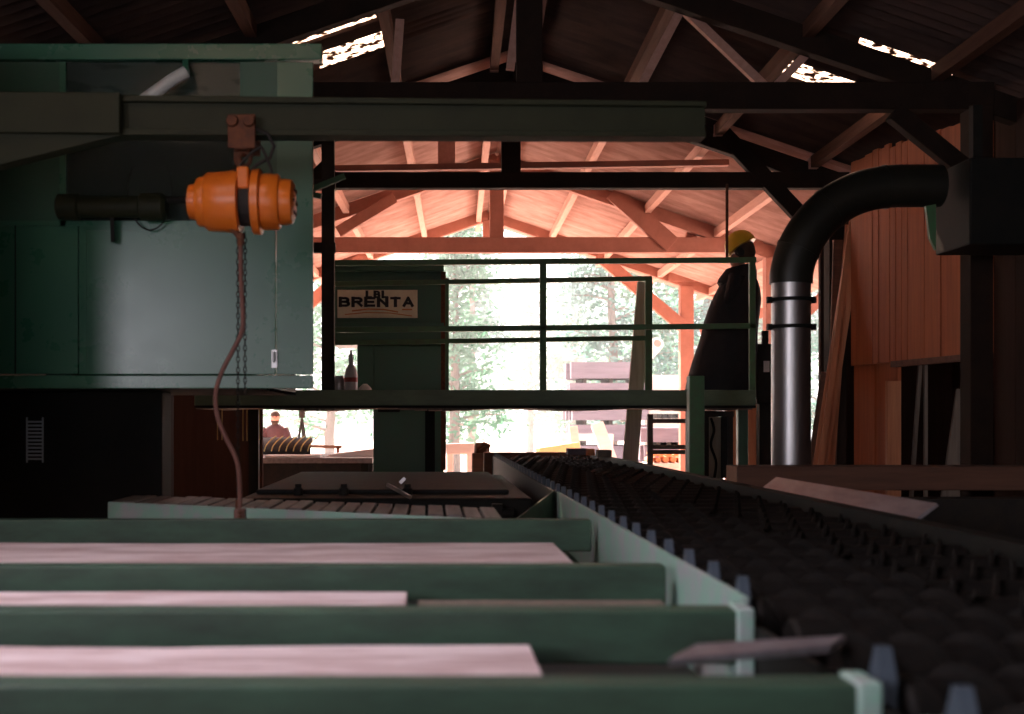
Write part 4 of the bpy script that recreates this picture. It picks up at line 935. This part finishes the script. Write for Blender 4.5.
tspots = [(455,33,0,'slim pale green tree right behind the green saw housing'),(472,41,1,'bluish tree just left of the middle railing post, farther back than the slim one'),
          (612,34,1,'bluish tree in the yard above the grey lilac lumber pack'),(640,38,2,'green tree behind the leaning grey plank'),
          (706,35,1,'bluish tree seen between the red gable post and the operator'),(668,44,2,'green tree far back left of the red gable post'),
          (826,36,1,'bluish tree seen between the steel duct and the leaning planks'),(760,40,2,'green tree behind the operator\'s back'),
          (530,52,2,'faint distant tree right of the middle of the open end'),(330,36,2,'green tree behind the bearded person\'s bench'),(575,50,0,'slim distant tree left of the lumber packs')]
for i,(px,Y,kk,lab) in enumerate(tspots):
    loc = P(px,0,Y); loc.z = -.03
    t = thing('tree', loc, lab, 'tree', 'trees in the yard')
    tk, lf, m = tm[kk]
    if kk not in made:
        origin[t] = Vector((0,0,0)); a = tk.build('trunk', M['bark'], t, smooth=True); b_ = lf.build('foliage', M[m], t, fixn=False); made[kk] = (a, b_)
    else:
        for src in made[kk]:
            o = src.copy(); col.objects.link(o); o.parent = t
    t.rotation_euler = (0,0,i*1.7)

# ------------------------------------------------------------------ light
w = bpy.data.worlds.new('World'); scn.world = w; w.use_nodes = True
bg = w.node_tree.nodes['Background']; bg.inputs['Color'].default_value = (1.0,.93,.985,1); bg.inputs['Strength'].default_value = 1.5
sun = bpy.data.lights.new('Sun', 'SUN'); sun.energy = 32; sun.angle = math.radians(1.5); sun.color = (1,.86,.74)
so = bpy.data.objects.new('Sun', sun); col.objects.link(so)
dirv = Vector((.40,-1,-1.2)).normalized()   # light travels towards the camera, to the right, downwards
so.rotation_euler = dirv.to_track_quat('-Z','Y').to_euler()
def area(name, loc, rot, sx, sy, e, c):
    l = bpy.data.lights.new(name, 'AREA'); l.shape = 'RECTANGLE'; l.size = sx; l.size_y = sy; l.energy = e; l.color = c
    o = bpy.data.objects.new(name, l); col.objects.link(o); o.location = loc; o.rotation_euler = rot; return o
area('doorway daylight', (-.5,-3.95,1.3), (math.radians(80),0,0), 3.6, 2.3, 9, (.85,.92,1))
l_ = area('side window daylight', (-4.05,-2.45,2.5), (math.radians(72),0,math.radians(-60)), 2.7, 1.2, 95, (.93,.90,1)); l_.data.spread = math.radians(150)
l_ = area('added roof fill', (-1.65,2.5,4.0), (0,math.radians(-18),0), 1.3, 1.5, 22, (.95,.86,1)); l_.data.spread = math.radians(110)  # added lamp below the unseen strip, brightens the foreground boards
hz = MB(); hz.box((-26,24.,.0), (30,75,16)); hm_, nt_, b_ = nodes('morning haze'); nt_.nodes.remove(b_)
vsn = nt_.nodes.new('ShaderNodeVolumeScatter'); vsn.inputs['Density'].default_value = .009; vsn.inputs['Anisotropy'].default_value = .35; vsn.inputs['Color'].default_value = (1,.97,1,1)
nt_.links.new(vsn.outputs[0], nt_.nodes['Material Output'].inputs['Volume'])
o = hz.build('haze', hm_); tag(o, 'bright hazy air over the yard', 'haze', None, 'stuff')

cam = bpy.data.cameras.new('Camera'); co = bpy.data.objects.new('Camera', cam); col.objects.link(co); scn.camera = co
co.location = (0,0,H); co.rotation_euler = (PI/2,0,0)
cam.sensor_fit = 'HORIZONTAL'; cam.sensor_width = 36; cam.lens = F/1024*36
cam.shift_x = (512-430)/1024; cam.shift_y = (420-357)/1024
cam.clip_end = 300
cam.dof.use_dof = True; cam.dof.focus_distance = 11.5; cam.dof.aperture_fstop = 2.6
vs = scn.view_settings; vs.view_transform = 'Standard'; vs.look = 'None'; vs.gamma = 1; vs.use_curve_mapping = False; vs.exposure = 0.45
scn.cycles.use_denoising = True
scn.cycles.max_bounces = 8; scn.cycles.transparent_max_bounces = 12
scn.cycles.sample_clamp_indirect = 6
